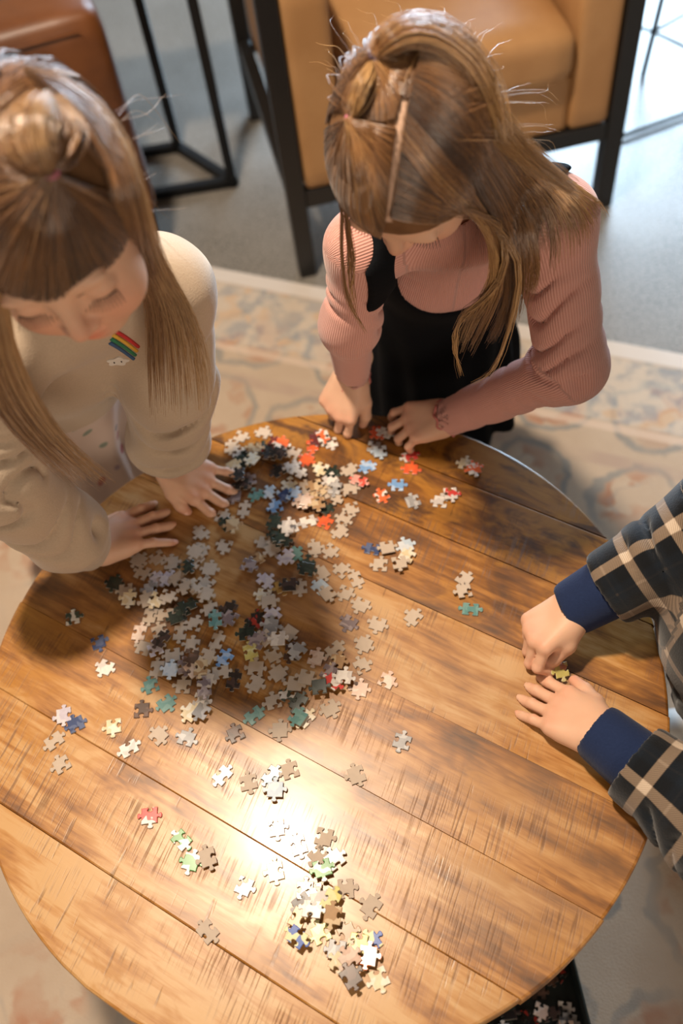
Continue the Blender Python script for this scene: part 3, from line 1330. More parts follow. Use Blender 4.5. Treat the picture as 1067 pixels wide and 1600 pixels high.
# her right hand (picture left): index finger and thumb reaching down to a piece
tp1 = hand(D, bl, nl, wrR, at_height(530, 634, .505) - wrR, V(-.10, -.35, .93), -1,
           [(2, 30, 16, 8), (-1, 40, 34, 22), (-4, 58, 62, 40), (-8, 64, 72, 42)],
           [(.014, .012, -.004), (.030, .028, -.010), (.036, .048, -.022), (.034, .064, -.034)], 1.02)
# her left hand (picture right)
tp2 = hand(D, bl, nl, wrL, at_height(640, 662, .500) - wrL, V(-.10, -.30, .95), 1,
           [(4, 26, 36, 26), (-6, 30, 42, 30), (-15, 34, 46, 32), (-25, 38, 48, 34)],
           [(.014, .012, -.006), (.024, .030, -.016), (.024, .050, -.026), (.018, .066, -.032)], 1.0)
on_table(D)
body = sdf_obj('body', D, .0020, SKIN, girl, skin_attr(bl, nl))
gh.lash(LASH, girl)

# ribbed pink top
S = Sdf()
S.chain([nb + V(0, .01, -.012), V(.260, .455, .70), V(.262, .525, .56)], [.074, .086, .088], .03, None, (unit(V(0, .9, .43)), .78))
pathL, pathR = [nb, shL, elL, wrL], [nb, shR, elR, wrR]
S.chain(pathL, [.055, .048, .0385, .0265], .03)
S.chain(pathR, [.055, .040, .0325, .0255], .03)
dL = unit(wrL - elL)
dR = unit(wrR - elR)
S.field(lambda p: np.where(np.linalg.norm(p - wrL, axis=1) < .07, (p - wrL - dL * .004) @ dL, -1), .002, 'i', wrL)
S.field(lambda p: np.where(np.linalg.norm(p - wrR, axis=1) < .07, (p - wrR - dR * .002) @ dR, -1), .002, 'i', wrR)
S.cone(wrL - dL * .012, wrL + dL * .03, .0235, .0245, .001, 's')
S.cone(wrR - dR * .012, wrR + dR * .03, .0230, .024, .001, 's')
S.ell(nb + V(-.012, -.012, .040), (.046, .046, .050), None, .006, 's')
LL = np.linalg.norm
fa = folds(pathL, .0066, 30, LL(nb - shL) + .05, LL(nb - shL) + LL(elL - shL) + .055, 3)
fb = folds(pathL, .0030, 20, LL(nb - shL) + LL(elL - shL) + .06, LL(nb - shL) + LL(elL - shL) + LL(wrL - elL) - .02, 5)
fc = folds(pathR, .0045, 30, LL(nb - shR) + .04, LL(nb - shR) + LL(elR - shR) + .05, 8)
S.disp = lambda p: fa(p) + fb(p) + fc(p) + .0010 * vnoise(p, 14, 2)
sdf_obj('top', S, .0034, PINK, girl, cloth_uv([pathL, pathR, [nb, V(.262, .525, .56)]], [.040, .040, .085]), 1)
# frilled cuffs
for c, d, r, sd in ((wrL, dL, .0262, 1), (wrR, dR, .0255, 2)):
    x = unit(np.cross(d, V(0, 0, 1)))
    y = np.cross(d, x)
    pts = []
    for i in range(73):
        a = 2 * math.pi * i / 72
        rr = r + .0012 * math.sin(11 * a + sd)
        pts.append(c + d * (.003 + .0022 * math.sin(9 * a + sd)) + rr * (math.cos(a) * x + math.sin(a) * y))
    MB().tube(pts, .0019, 6).build('frilled_cuff', simple_mat('pink_frill_edge', (.50, .165, .14), .85), girl, True)

# black pinafore dress
fwd_t = unit(V(0, -.9, -.43))
S = Sdf()
S.chain([nb + V(0, .01, -.012), V(.260, .455, .70), V(.262, .525, .56)], [.079, .0915, .097], .03, None, (unit(V(0, .9, .43)), .78))
S.chain([V(.262, .52, .57), V(.270, .575, .40), V(.272, .585, .26)], [.098, .122, .150], .03, None, (unit(V(0, 1, 0)), .86))
S.chain([nb, shL, shL + .4 * (elL - shL)], [.061, .055, .051], .03)
S.chain([nb, shR, shR + .4 * (elR - shR)], [.062, .048, .044], .03)
S.cone(at_depth(696, 405, .86), at_depth(694, 428, 1.20), .054, .060, .004, 's')      # scooped neck
S.cone(at_depth(880, 470, .92), at_depth(884, 470, 1.30), .062, .066, .006, 's')      # arm holes
S.cone(at_depth(500, 462, .92), at_depth(503, 462, 1.30), .054, .058, .003, 's')
S.cone(at_depth(905, 372, .92), at_depth(900, 372, 1.30), .040, .050, .006, 's')
S.cone(at_depth(940, 322, .92), at_depth(935, 322, 1.40), .050, .062, .006, 's')
S.cone(at_depth(500, 345, .92), at_depth(500, 345, 1.40), .050, .060, .006, 's')
S.cone(at_depth(526, 388, .92), at_depth(526, 388, 1.30), .038, .048, .003, 's')
S.ell(nb + V(-.012, -.012, .040), (.050, .050, .060), None, .006, 's')
S.plane((0, 0, .262), (0, 0, -1))
S.disp = lambda p: np.clip((.62 - p[:, 2]) / .2, 0, 1) * .006 * np.sin(np.arctan2(p[:, 1] - .57, p[:, 0] - .27) * 13)
sdf_obj('pinafore_dress', S, .0042, BLACKF, girl, None, 2)
S = Sdf()
for sx in (-1, 1):
    S.chain([V(.272 + sx * .055, .575, .40), V(.272 + sx * .060, .56, .24), V(.272 + sx * .062, .58, .07)], [.050, .040, .030], .004)
sdf_obj('leggings', S, .005, DENIM, girl)
SHOE = simple_mat('white_shoe', (.6, .58, .55), .6)
for sx in (-1, 1):
    S = Sdf()
    S.cone(V(.272 + sx * .062, .59, .038), V(.272 + sx * .068, .47, .034), .032, .030, .01)
    S.plane((0, 0, .007), (0, 0, -1))
    sdf_obj('shoe', S, .005, SHOE, girl)

# ================================================================ the girl in the cream sweatshirt (left)
lg = empty('person', (-.36, .50, 0))
tag(lg, 'child in cream sweatshirt with rainbow patch, both palms spread on the table', 'person')
lh = Head(at_depth(74, 330, .79), -.95 * _UP + .20 * _RI - .20 * _F, -_F - .12 * _RI, 1.02)
lnb = V(-.185, .285, .885)
lsL, lsR = V(-.105, .335, .822), V(-.295, .225, .850)
leL, lwL = at_depth(262, 598, 1.165), at_height(262, 722, .500)
leR, lwR = at_depth(-15, 745, 1.06), at_height(140, 858, .500)
lpel = V(-.335, .475, .55)
D = Sdf()
bl, nl = [], []
lh.prims(D, bl)
D.cone(lh.w(0, -.022, -.045), lnb, .035, .038, .02)
ltf = unit(V(-.42, .80, .45))
D.cone(lnb, V(-.245, .36, .75), .060, .066, .02, 'u', (ltf, .75))
for sh, el, wr in ((lsL, leL, lwL), (lsR, leR, lwR)):
    D.chain([lnb, sh, el, wr], [.04, .034, .026, .0175], .015)
hand(D, bl, nl, lwL, at_height(318, 757, .478) - lwL, V(-.05, -.05, 1), 1,
     [(7, 8, 8, 5), (-1, 7, 7, 5), (-10, 7, 7, 5), (-26, 7, 8, 5)],
     [(.014, .012, -.004), (.030, .028, -.008), (.037, .045, -.012), (.040, .060, -.015)], 1.10)
hand(D, bl, nl, lwR, at_height(224, 822, .480) - lwR, V(-.08, -.06, 1), -1,
     [(11, 9, 9, 6), (4, 8, 8, 5), (-3, 8, 8, 5), (-15, 8, 8, 5)],
     [(.014, .012, -.004), (.030, .026, -.010), (.040, .042, -.016), (.045, .060, -.018)], 1.12)
on_table(D)
sdf_obj('body', D, .0020, SKIN, lg, skin_attr(bl, nl))
lh.lash(LASH, lg)
S = Sdf()
lpL, lpR = [lnb, lsL, leL, lwL], [lnb, lsR, leR, lwR]
S.chain([lnb + V(-.01, .01, -.015), V(-.245, .370, .74), V(-.305, .440, .61)], [.080, .098, .100], .03, None, (ltf, .8))
S.chain(lpL[:3], [.06, .060, .056], .03)
S.chain(lpR[:3], [.06, .060, .058], .03)
dL, dR = unit(lwL - leL), unit(lwR - leR)
for el, wr, d in ((leL, lwL, dL), (leR, lwR, dR)):
    S.chain([el, wr - d * .052, wr - d * .036], [.056, .050, .034], .02)
    S.cone(wr - d * .036, wr - d * .004, .0315, .0300, .008)
    S.field((lambda wr, d: lambda p: np.where(np.linalg.norm(p - wr, axis=1) < .07, (p - wr - d * .006) @ d, -1))(wr, d), .003, 'i', wr)
    S.cone(wr - d * .014, wr + d * .03, .0245, .0265, .002, 's')
S.plane(V(-.300, .435, .615), V(-.30, .42, -.86))
on_table(S)
S.ell(lnb + V(.010, -.012, .045), (.048, .048, .05), None, .006, 's')
f1_ = folds(lpL, .0120, 17, .16, LL(lnb - lsL) + LL(lsL - leL) + LL(leL - lwL) - .035, 3)
f2_ = folds(lpR, .0120, 16, .17, LL(lnb - lsR) + LL(lsR - leR) + LL(leR - lwR) - .035, 6)
S.disp = lambda p: f1_(p) + f2_(p) + .0045 * vnoise(p, 5.5, 4) + .0016 * vnoise(p, 13, 5)
SWEAT = sdf_obj('sweatshirt', S, .0040, CREAM, lg, None, 2)
from mathutils.bvhtree import BVHTree
_bm = SWEAT.data
_tree = BVHTree.FromPolygons([v.co[:] for v in _bm.vertices], [p.vertices[:] for p in _bm.polygons])


def on_cloth(x, y):
    h = _tree.ray_cast(Vector(CP), Vector(ray(x, y)).normalized())
    if h[0] is None:
        return at_depth(x, y, 1.1), V(0, -1, 0)
    return np.array(h[0]), np.array(h[1])


for dy, col in ((0, (.55, .03, .03)), (6.5, (.72, .42, .05)), (13, (.03, .20, .10)), (19, (.04, .10, .22))):
    pts = []
    for t in np.linspace(0, 1, 7):
        c_, n_ = on_cloth(178 + 38 * t - dy * .35, 516 + dy + 20 * t + 5 * t * t)
        pts.append(c_ + n_ * .0006)
    o_ = MB().tube(pts, .0023, 6).build('rainbow_stripe', simple_mat('embroidery', col, .8), lg, True)
    o_.parent = SWEAT
    o_.matrix_parent_inverse = Matrix()
cl = MB()
c0_, n0_ = on_cloth(184, 563)
ex_ = unit(np.cross(V(0, 0, 1), n0_))
ey_ = np.cross(n0_, ex_)
out_ = [c0_ + n0_ * .0022 + ex_ * (.012 + .0018 * math.cos(5 * a)) * math.cos(a) + ey_ * (.0085 + .0016 * math.cos(5 * a)) * math.sin(a) for a in np.linspace(0, 2 * math.pi, 40, endpoint=False)]
cl.add(out_ + [p - n0_ * .003 for p in out_], [tuple(range(40))] + [(i, 40 + i, 40 + (i + 1) % 40, (i + 1) % 40) for i in range(40)])
o_ = cl.build('cloud_patch', simple_mat('white_felt', (.66, .62, .57), .9), lg)
o_.parent = SWEAT
o_.matrix_parent_inverse = Matrix()
for k in (-1, 1):
    c_ = c0_ + n0_ * .0024 + ex_ * .0042 * k
    o_ = MB().tube([c_ - ey_ * .001, c_ + ey_ * .001], .0008, 6).build('cloud_eye', LASH, lg)
    o_.parent = SWEAT
    o_.matrix_parent_inverse = Matrix()
# neck band of the sweatshirt
cpt = lnb + V(.010, -.012, .020)
ax_ = unit(V(.20, -.42, .88))
ux = unit(np.cross(ax_, V(1, 0, 0)))
uy = np.cross(ax_, ux)
MB().tube([cpt + .046 * (math.cos(a) * ux + math.sin(a) * uy) for a in np.linspace(0, 2 * math.pi, 33)], .0065, 8).build('neck_band', CREAM, lg, True)
# skirt with small printed hearts
def mat_skirt():
    m, nt, b = new_mat('pale_pink_print')
    N = NT(nt)
    co = N.coord()
    vo = N.n('ShaderNodeTexVoronoi')
    N.l(co, vo.inputs['Vector'])
    vo.inputs['Scale'].default_value = 26
    dots = N.rampf(vo.outputs['Distance'], .26, .18)
    pick = N.ramp(N.sep(vo.outputs['Color'])[0], [(.0, (.35, .05, .07)), (.35, (.06, .09, .13)), (.6, (.16, .25, .20)), (.8, (.30, .24, .33))], 'CONSTANT')
    f = N.noise(co, 4, 2)
    c = N.mix(f, (.62, .47, .42), (.62, .56, .50))
    N.l(N.mix(N.math('MULTIPLY', dots, .8), c, pick), b.inputs['Base Color'])
    b.inputs['Roughness'].default_value = .9
    return m


S = Sdf()
S.chain([V(-.300, .435, .625), V(-.345, .495, .52), V(-.375, .525, .36), V(-.39, .53, .26)], [.090, .105, .135, .155], .03, None, (unit(V(-.42, .9, 0)), .85))
S.plane((0, 0, .262), (0, 0, -1))
S.disp = lambda p: np.clip((.60 - p[:, 2]) / .2, 0, 1) * .007 * np.sin(np.arctan2(p[:, 1] - .52, p[:, 0] + .37) * 12)
sdf_obj('skirt', S, .0058, mat_skirt(), lg)
S = Sdf()
lrt = unit(V(.9, .42, 0))
for sx in (-1, 1):
    b0 = V(-.385, .53, 0) + lrt * sx * .058
    S.chain([b0 + V(0, 0, .40), b0 + V(.01, -.02, .24), b0 + V(0, 0, .07)], [.052, .042, .032], .004)
sdf_obj('leggings', S, .005, mat_fabric('rose_leggings', (.42, .20, .18), (.50, .26, .23), 300, .2, .1), lg)
for sx in (-1, 1):
    b0 = V(-.385, .53, 0) + lrt * sx * .058
    S = Sdf()
    S.cone(b0 + V(-.01, .02, .038), b0 + V(.045, -.09, .034), .032, .030, .01)
    S.plane((0, 0, .007), (0, 0, -1))
    sdf_obj('shoe', S, .005, SHOE, lg)

# ================================================================ the child in plaid (right edge)
bp = empty('person', (.60, -.08, 0))
tag(bp, 'child in black and tan plaid shirt reaching in at the right edge', 'person')
bnb = V(.545, -.055, .845)
bsR, bsL = V(.550, .065, .805), V(.545, -.180, .805)
beR, bwR = at_depth(1140, 812, 1.065), at_height(898, 948, .512)
beL, bwL = at_depth(1128, 1300, .985), at_height(940, 1148, .498)
bpel = V(.575, -.065, .42)
bh = Head(V(.585, -.080, .985), V(-.80, -.05, -.60), V(-.6, 0, .8), 1.0)
D = Sdf()
bl, nl = [], []
bh.prims(D, bl)
D.cone(bh.w(0, -.022, -.045), bnb, .036, .040, .02)
D.cone(bnb, V(.545, -.06, .72), .062, .068, .02, 'u', (unit(V(1, 0, 0)), .75))
for sh, el, wr in ((bsR, beR, bwR), (bsL, beL, bwL)):
    D.chain([bnb, sh, el, wr], [.04, .035, .027, .0185], .015)
hand(D, bl, nl, bwR, at_height(842, 988, .500) - bwR, V(-.30, .30, .9), -1,
     [(-2, 48, 74, 38), (0, 56, 84, 45), (1, 60, 88, 48), (2, 62, 88, 48)],
     [(.014, .012, -.006), (.025, .034, -.016), (.022, .054, -.025), (.014, .070, -.028)], 1.08, .0008)
hand(D, bl, nl, bwL, at_height(869, 1108, .479) - bwL, V(.06, -.05, 1), 1,
     [(2.5, 7, 7, 5), (.9, 6, 7, 5), (-.8, 6, 7, 5), (-3.2, 7, 7, 5)],
     [(.014, .012, -.004), (.032, .030, -.006), (.040, .049, -.006), (.044, .066, -.006)], 1.08)
on_table(D)
sdf_obj('body', D, .0020, SKIN, bp, skin_attr(bl, nl))
bh.lash(LASH, bp)
dR, dL = unit(bwR - beR), unit(bwL - beL)
# navy ribbed cuffs of the shirt underneath
for wr, d in ((bwR, dR), (bwL, dL)):
    S = Sdf()
    S.cone(wr - d * .075, wr - d * .004, .0400, .0350, .004)
    S.field((lambda wr, d: lambda p: (p - wr - d * .012) @ d)(wr, d), .003, 'i')
    S.cone(wr - d * .012, wr + d * .04, .0285, .0300, .002, 's')
    on_table(S)
    sdf_obj('navy_cuff', S, .0024, NAVY, bp, None, 2)
S = Sdf()
bpR, bpL = [bnb, bsR, beR, bwR], [bnb, bsL, beL, bwL]
S.chain([bnb + V(.01, 0, -.01), V(.530, -.06, .66), V(.522, -.065, .52), V(.535, -.065, .42)], [.085, .110, .126, .126], .03, None, (unit(V(1, 0, .0)), .82))
for pth, wr, el, d in ((bpR, bwR, beR, dR), (bpL, bwL, beL, dL)):
    S.chain([pth[0], pth[1], el, wr - d * .058], [.062, .062, .057, .0490], .03)
    S.field((lambda wr, d: lambda p: np.where(np.linalg.norm(p - wr, axis=1) < .09, (p - wr + d * .042) @ d, -1))(wr, d), .003, 'i', wr)
    S.cone(wr - d * .052, wr + d * .02, .0395, .0410, .002, 's')
S.plane((0, 0, .40), (0, 0, -1))
on_table(S)
LR = LL(bnb - bsR) + LL(bsR - beR)
LLf = LL(bnb - bsL) + LL(bsL - beL)
f1_ = folds(bpR, .0110, 24, .16, LR + LL(beR - bwR) - .085, 2)
f2_ = folds(bpL, .0080, 18, .16, LLf + LL(beL - bwL) - .075, 9)
S.disp = lambda p: f1_(p) + f2_(p) + .0022 * vnoise(p, 8, 4)
sdf_obj('plaid_shirt', S, .0041, PLAID, bp, cloth_uv([bpR, bpL, [bnb, V(.585, -.065, .40)]], [.046, .046, .115]), 2)
S = Sdf()
S.ell(V(.60, -.065, .40), (.085, .115, .08), None, .02)
for sx in (-1, 1):
    S.chain([V(.60, -.065 + sx * .055, .38), V(.585, -.065 + sx * .06, .22), V(.605, -.065 + sx * .06, .06)], [.060, .050, .040], .01)
sdf_obj('trousers', S, .005, DENIM, bp)
for sx in (-1, 1):
    S = Sdf()
    S.cone(V(.615, -.065 + sx * .06, .038), V(.505, -.065 + sx * .066, .034), .033, .031, .01)
    S.plane((0, 0, .007), (0, 0, -1))
    sdf_obj('shoe', S, .005, SHOE, bp)
# ---------------------------------------------------------------- hair
SCALP, _nt, _b = new_mat('hair_base')
_N = NT(_nt)
_N.l(_N.mix(_N.attr('part'), _N.mix(_N.noise(_N.coord(), 60, 3), (.10, .048, .020), (.20, .10, .045)), (.60, .40, .29)), _b.inputs['Base Color'])
_b.inputs['Roughness'].default_value = .8
_b.inputs['Specular IOR Level'].default_value = .2
class Hairdo:
    def __init__(s, head, person, mat, off=.004):
        s.h = head
        s.p = person
        s.mat = mat
        s.off = off
        s.c = head.w(0, -.010, .022)
        s.r = V(.072, .090, .079) * head.sc
        s.S, s.R, s.T = [], [], []

    def surf(s, x, y, off):
        """point on the inflated skull under a picture position"""
        A = s.h.A
        rr = s.r + off
        o = ((CP - s.c) @ A.T) / rr
        d = (ray(x, y) @ A.T) / rr
        a, b, c = d @ d, o @ d, o @ o - 1
        disc = b * b - a * c
        t = (-b - math.sqrt(disc)) / a if disc > 0 else -b / a
        q = o + d * t
        if disc <= 0:
            q = q / np.linalg.norm(q)
        return s.c + (q * rr) @ A

    def skull(s, u, v, off):
        """u: angle round the crown axis from the face (deg, + = her left), v: angle down from the crown"""
        u, v = math.radians(u), math.radians(v)
        q = V(-math.sin(u) * math.sin(v), math.cos(u) * math.sin(v), math.cos(v)) * (s.r + off)
        return s.c + q @ s.h.A

    def pts(s, g):
        out = []
        for q in g:
            if q[0] == 'd':
                out.append(at_depth(q[1], q[2], q[3]))
            elif q[0] == 'v':
                out.append(out[-1] + V(*q[1:]))
            elif q[0] == 's':
                out.append(s.skull(q[1], q[2], q[3] if len(q) > 3 else s.off))
            elif q[0] == 'w':
                out.append(V(*q[1:]))
            else:
                out.append(s.surf(q[0], q[1], q[2] if len(q) > 2 else s.off))
        return np.array(out)

    def lock(s, g, n, w, tone=.5, spread=.35, rad=.00050, m=12, thick=.35, wav=.0012, lift=.004, ragged=.10):
        G = catmull(s.pts(g), m)
        w = np.interp(np.linspace(0, 1, m), np.linspace(0, 1, len(w)), w)
        tang = np.gradient(G, axis=0)
        tang /= np.linalg.norm(tang, axis=1, keepdims=True) + 1e-9
        nor = G - s.c
        nor -= tang * (nor * tang).sum(1, keepdims=True)
        nor /= np.linalg.norm(nor, axis=1, keepdims=True) + 1e-9
        sid = np.cross(tang, nor)
        a = RNG.normal(0, .55, n)
        a = np.clip(a, -1.3, 1.3)
        b = RNG.normal(0, .5, n)
        # strands clump
        cl = RNG.integers(0, max(n // 9, 1), n)
        ca = RNG.uniform(-1, 1, cl.max() + 1)[cl]
        a = .45 * a + .65 * ca
        t = np.linspace(0, 1, m)
        P = G[None] + (a[:, None] * w)[:, :, None] * sid[None] + (b[:, None] * w * thick)[:, :, None] * nor[None]
        for ax, vec in ((0, sid), (1, nor)):
            ph = RNG.random((n, 1)) * 6.28
            fr = .4 + RNG.random((n, 1)) * 1.3
            P += (wav * np.sin(ph + fr * 6.28 * t[None]) * (.3 + t[None]))[:, :, None] * vec[None]
        # uneven ends
        cut = 1 - RNG.random(n) ** 1.5 * ragged
        idx = t[None] * cut[:, None] * (m - 1)
        i0 = np.clip(idx.astype(int), 0, m - 2)
        f = (idx - i0)[:, :, None]
        k = np.arange(n)[:, None]
        P = P[k, i0] * (1 - f) + P[k, i0 + 1] * f
        # keep outside the skull
        q = (P - s.c) @ s.h.A.T
        rr = s.r + .0045 + (RNG.random(n) * lift)[:, None, None]
        L = np.linalg.norm(q / rr, axis=2, keepdims=True)
        P = s.c + (q * np.where(L < 1, 1 / np.maximum(L, .2), 1)) @ s.h.A
        s.S.append(P)
        s.R.append(np.full(n, rad) * RNG.uniform(.7, 1.25, n))
        s.T.append(np.clip(tone + RNG.normal(0, .13, n) + .10 * (RNG.random(cl.max() + 1)[cl] - .5) * 2, 0, 1))

    def sheet(s, guides, n, tones, thick=.004, rad=.00045, m=12, wav=.0009, lift=.004, ragged=.10, clump=.35, edge=.0):
        """smooth curtain of strands between neighbouring guides"""
        G = np.array([catmull(s.pts(g), m) for g in guides])
        K = len(G)
        t = np.linspace(0, 1, m)
        u = RNG.uniform(-edge, K - 1 + edge, n)
        nc = max(n // 14, 1)
        cc = np.sort(RNG.uniform(0, K - 1, nc))
        c = cc[np.clip(np.searchsorted(cc, u) + RNG.integers(-1, 1, n), 0, nc - 1)]
        U = u[:, None] + (np.clip(c - u, -.8, .8))[:, None] * clump * np.clip(t * 1.6 - .25, 0, 1)[None]
        U = np.clip(U, -.4, K - .6)
        i0 = np.clip(np.floor(U).astype(int), 0, K - 2)
        f = (U - i0)[:, :, None]
        j = np.arange(m)[None]
        P = G[i0, j] * (1 - f) + G[i0 + 1, j] * f
        nor = P - s.c
        nor /= np.linalg.norm(nor, axis=2, keepdims=True)
        P = P + nor * (RNG.normal(0, .5, n)[:, None] * thick * (.35 + t)[None])[:, :, None]
        tan = np.gradient(P, axis=1)
        tan /= np.linalg.norm(tan, axis=2, keepdims=True) + 1e-9
        sid = np.cross(tan, nor)
        ph = RNG.random((n, 1)) * 6.28
        fr = .4 + RNG.random((n, 1)) * 1.3
        P = P + (wav * np.sin(ph + fr * 6.28 * t[None]) * (.3 + 1.4 * t[None]))[:, :, None] * sid
        cut = 1 - RNG.random(n) ** (1.5 if ragged < .45 else 1.0) * ragged
        idx = t[None] * cut[:, None] * (m - 1)
        k0 = np.clip(idx.astype(int), 0, m - 2)
        ff = (idx - k0)[:, :, None]
        k = np.arange(n)[:, None]
        P = P[k, k0] * (1 - ff) + P[k, k0 + 1] * ff
        q = (P - s.c) @ s.h.A.T
        rr = s.r + .0045 + (RNG.random(n) * lift)[:, None, None]
        L = np.linalg.norm(q / rr, axis=2, keepdims=True)
        P = s.c + (q * np.where(L < 1, 1 / np.maximum(L, .2), 1)) @ s.h.A
        s.S.append(P)
        s.R.append(np.full(n, rad) * RNG.uniform(.7, 1.25, n))
        tn = np.interp(u, np.linspace(0, K - 1, len(tones)), tones)
        ct = RNG.normal(0, .12, nc)[np.clip(np.searchsorted(cc, c), 0, nc - 1)]
        s.T.append(np.clip(tn + ct + RNG.normal(0, .10, n), 0, 1))

    def cap(s, face=((0, .098, -.040), (.086, .060, .086)), low=-.060, tone=.30, part=None):
        D = Sdf()
        w = s.h.w
        k = s.h.sc
        D.ell(s.c, s.r + .0042, s.h.A, .0)
        D.ell(w(0, -.030, -.020), V(.066, .066, .060) * k, s.h.A, .02)
        D.ell(w(*face[0]), V(*face[1]) * k, s.h.A, .004, 's')
        D.plane(w(0, 0, low), -s.h.A[2])
        pl = path_param([s.surf(x, y, .0042) for x, y in part]) if part else None
        fp = (lambda p: np.clip(1.5 - pl(p)[2] / .0026, 0, 1)) if pl else (lambda p: np.zeros(len(p)))
        o = sdf_obj('scalp_hair', D, .0035, SCALP, s.p, {'part': fp})
        return o

    def build(s):
        m = {}
        S = np.concatenate(s.S)
        o = strands_obj('hair', S, np.concatenate(s.R), s.mat, s.p, np.concatenate(s.T))
        o['kind'] = 'stuff'
        return o

    def tie(s, pos, axis, r, mat):
        d = unit(axis)
        x = unit(np.cross(d, V(.3, .4, .86)))
        y = np.cross(d, x)
        pts = [pos + r * (math.cos(a) * x + math.sin(a) * y) for a in np.linspace(0, 2 * math.pi, 17)]
        return MB().tube(pts, r * .45, 6).build('hair_tie', mat, s.p, True)


# ---- girl in pink
H1 = Hairdo(gh, girl, HAIR_A)
PART1 = [(648, 84), (640, 118), (633, 150), (625, 190), (619, 230), (615, 270), (611, 310), (606, 345)]
H1.cap(part=PART1)
# left of the parting: hairline gathered up to the lower elastic
E2, E1 = (548, 186, .010), (585, 92, .014)


def fan(H, roots, E, mid=.5, r0=.003, r1=.007):
    return [[(x, y, r0), (x * (1 - mid) + E[0] * mid, y * (1 - mid) + E[1] * mid, r1), (x * .12 + E[0] * .88, y * .12 + E[1] * .88, E[2] * .9), E] for x, y in roots]


H1.sheet(fan(H1, [(500, 200), (499, 235), (501, 270), (505, 300), (511, 330), (521, 350), (535, 364), (552, 371), (570, 375), (586, 374), (597, 366), (603, 345), (606, 316), (609, 285), (613, 255), (617, 222), (620, 200)], E2),
         2000, [.25, .22, .28, .34, .40, .55, .60, .55, .5, .5, .45, .4], ragged=.0, clump=.15)
# little ponytail running up to the upper elastic
H1.lock([E2, (556, 160, .016), (570, 125, .018), E1], 220, [.002, .008, .008, .003], .85, thick=.6)
H1.lock([E2, (548, 165, .012), (560, 130, .012), E1], 120, [.002, .008, .008, .003], .40, thick=.5)
H1.sheet(fan(H1, [(505, 195), (508, 170), (517, 143), (528, 118), (541, 98), (556, 80), (570, 66)], E1), 800, [.25, .30, .36, .42], ragged=.0, clump=.15)
H1.sheet(fan(H1, [(578, 190), (598, 192), (618, 186), (624, 165), (629, 142), (634, 120), (640, 98), (640, 78)], E1), 900, [.40, .45, .50, .45], ragged=.0, clump=.15)
H1.sheet(fan(H1, [(525, 180), (560, 175), (590, 185), (610, 180)], E1, .5, .002, .005), 500, [.3, .25, .35], ragged=.0)
# ponytail from the upper elastic swept back over the crown
H1.lock([E1, (605, 66, .022), (640, 50, .020), (690, 60, .014), (745, 110, .010), (800, 190, .012), ('d', 850, 262, .97)], 420, [.003, .012, .016, .018, .018, .018, .012], .72, thick=.5)
H1.lock([E1, (600, 62, .018), (650, 42, .012), (715, 62, .010), (775, 125, .010), (830, 215, .018), ('d', 905, 300, 1.0)], 320, [.003, .012, .016, .018, .018, .018, .010], .62, thick=.5)
# right of the parting: long sweep over the ear and down
sweep = [
    ((655, 86), (712, 98), (770, 152), ('d', 832, 236, .985), ('d', 892, 286, 1.01), ('d', 932, 315, 1.04), ('d', 946, 335, 1.10)),
    ((652, 104), (706, 118), (764, 178), ('d', 824, 256, .975), ('d', 876, 304, .995), ('d', 908, 345, 1.01), ('d', 915, 385, 1.03)),
    ((649, 118), (702, 142), (757, 205), ('d', 808, 272, .96), ('d', 846, 318, .975), ('d', 862, 372, .995), ('d', 858, 430, 1.02)),
    ((646, 132), (699, 167), (752, 235), ('d', 798, 302, .95), ('d', 826, 355, .955), ('d', 838, 420, .985), ('d', 826, 470, 1.02)),
    ((642, 148), (694, 192), (747, 262), ('d', 786, 332, .94), ('d', 806, 400, .965), ('d', 804, 470, 1.01), ('d', 795, 520, 1.04)),
    ((638, 166), (689, 217), (740, 282), ('d', 777, 347, .94), ('d', 795, 425, .975), ('d', 785, 492, 1.02), ('d', 760, 540, 1.05)),
    ((635, 184), (684, 240), (735, 300), ('d', 770, 357, .935), ('d', 785, 430, .975), ('d', 762, 500, 1.02), ('d', 735, 550, 1.05)),
    ((632, 204), (682, 264), (732, 314), ('d', 767, 367, .93), ('d', 775, 440, .975), ('d', 742, 500, 1.02), ('d', 718, 560, 1.06)),
    ((629, 226), (678, 286), (724, 324), ('d', 764, 374, .93), ('d', 768, 445, .975), ('d', 735, 490, 1.02), ('d', 716, 540, 1.05)),
]
front = []
for i, (x, y) in enumerate(((626, 240), (624, 258), (622, 276), (619, 294), (616, 312), (611, 332))):
    front.append([(x, y), (x + 44, y + 34 - i * 5), (702, 306 + i * 6), (742, 306 + i * 4), ('d', 782, 318 + 5 * i, .95), ('d', 806, 372, .985), ('d', 812, 430, 1.02)])
H1.sheet([list(g) for g in sweep[:3]], 1000, [.78, .62, .45], thick=.006, lift=.006, ragged=.5, clump=.7, edge=.3, wav=.002)
H1.sheet([list(g) for g in sweep[3:6]], 1300, [.28, .10, .05], thick=.007, lift=.006, ragged=.5, clump=.75, edge=.4, wav=.0016)
H1.sheet([[q for q in g[:3]] + [('d', 790, 330, .955), ('d', 812, 392, .99), ('d', 815, 450, 1.03)] for g in sweep[5:]], 1000, [.05, .03, .06, .12], thick=.005, lift=.005, ragged=.4, clump=.6, edge=.3, wav=.0012)
H1.sheet([list(g) for g in sweep[6:]], 420, [.40, .5, .55], thick=.008, lift=.006, ragged=.55, clump=.85, edge=.3, wav=.002)
H1.sheet(front, 1150, [.12, .20, .32, .44], thick=.003, lift=.004, ragged=.4, clump=.5, edge=.2, wav=.001)
H1.sheet([list(sweep[2])[:6], list(sweep[3])[:6]], 420, [.40, .34], thick=.005, lift=.006, ragged=.5)
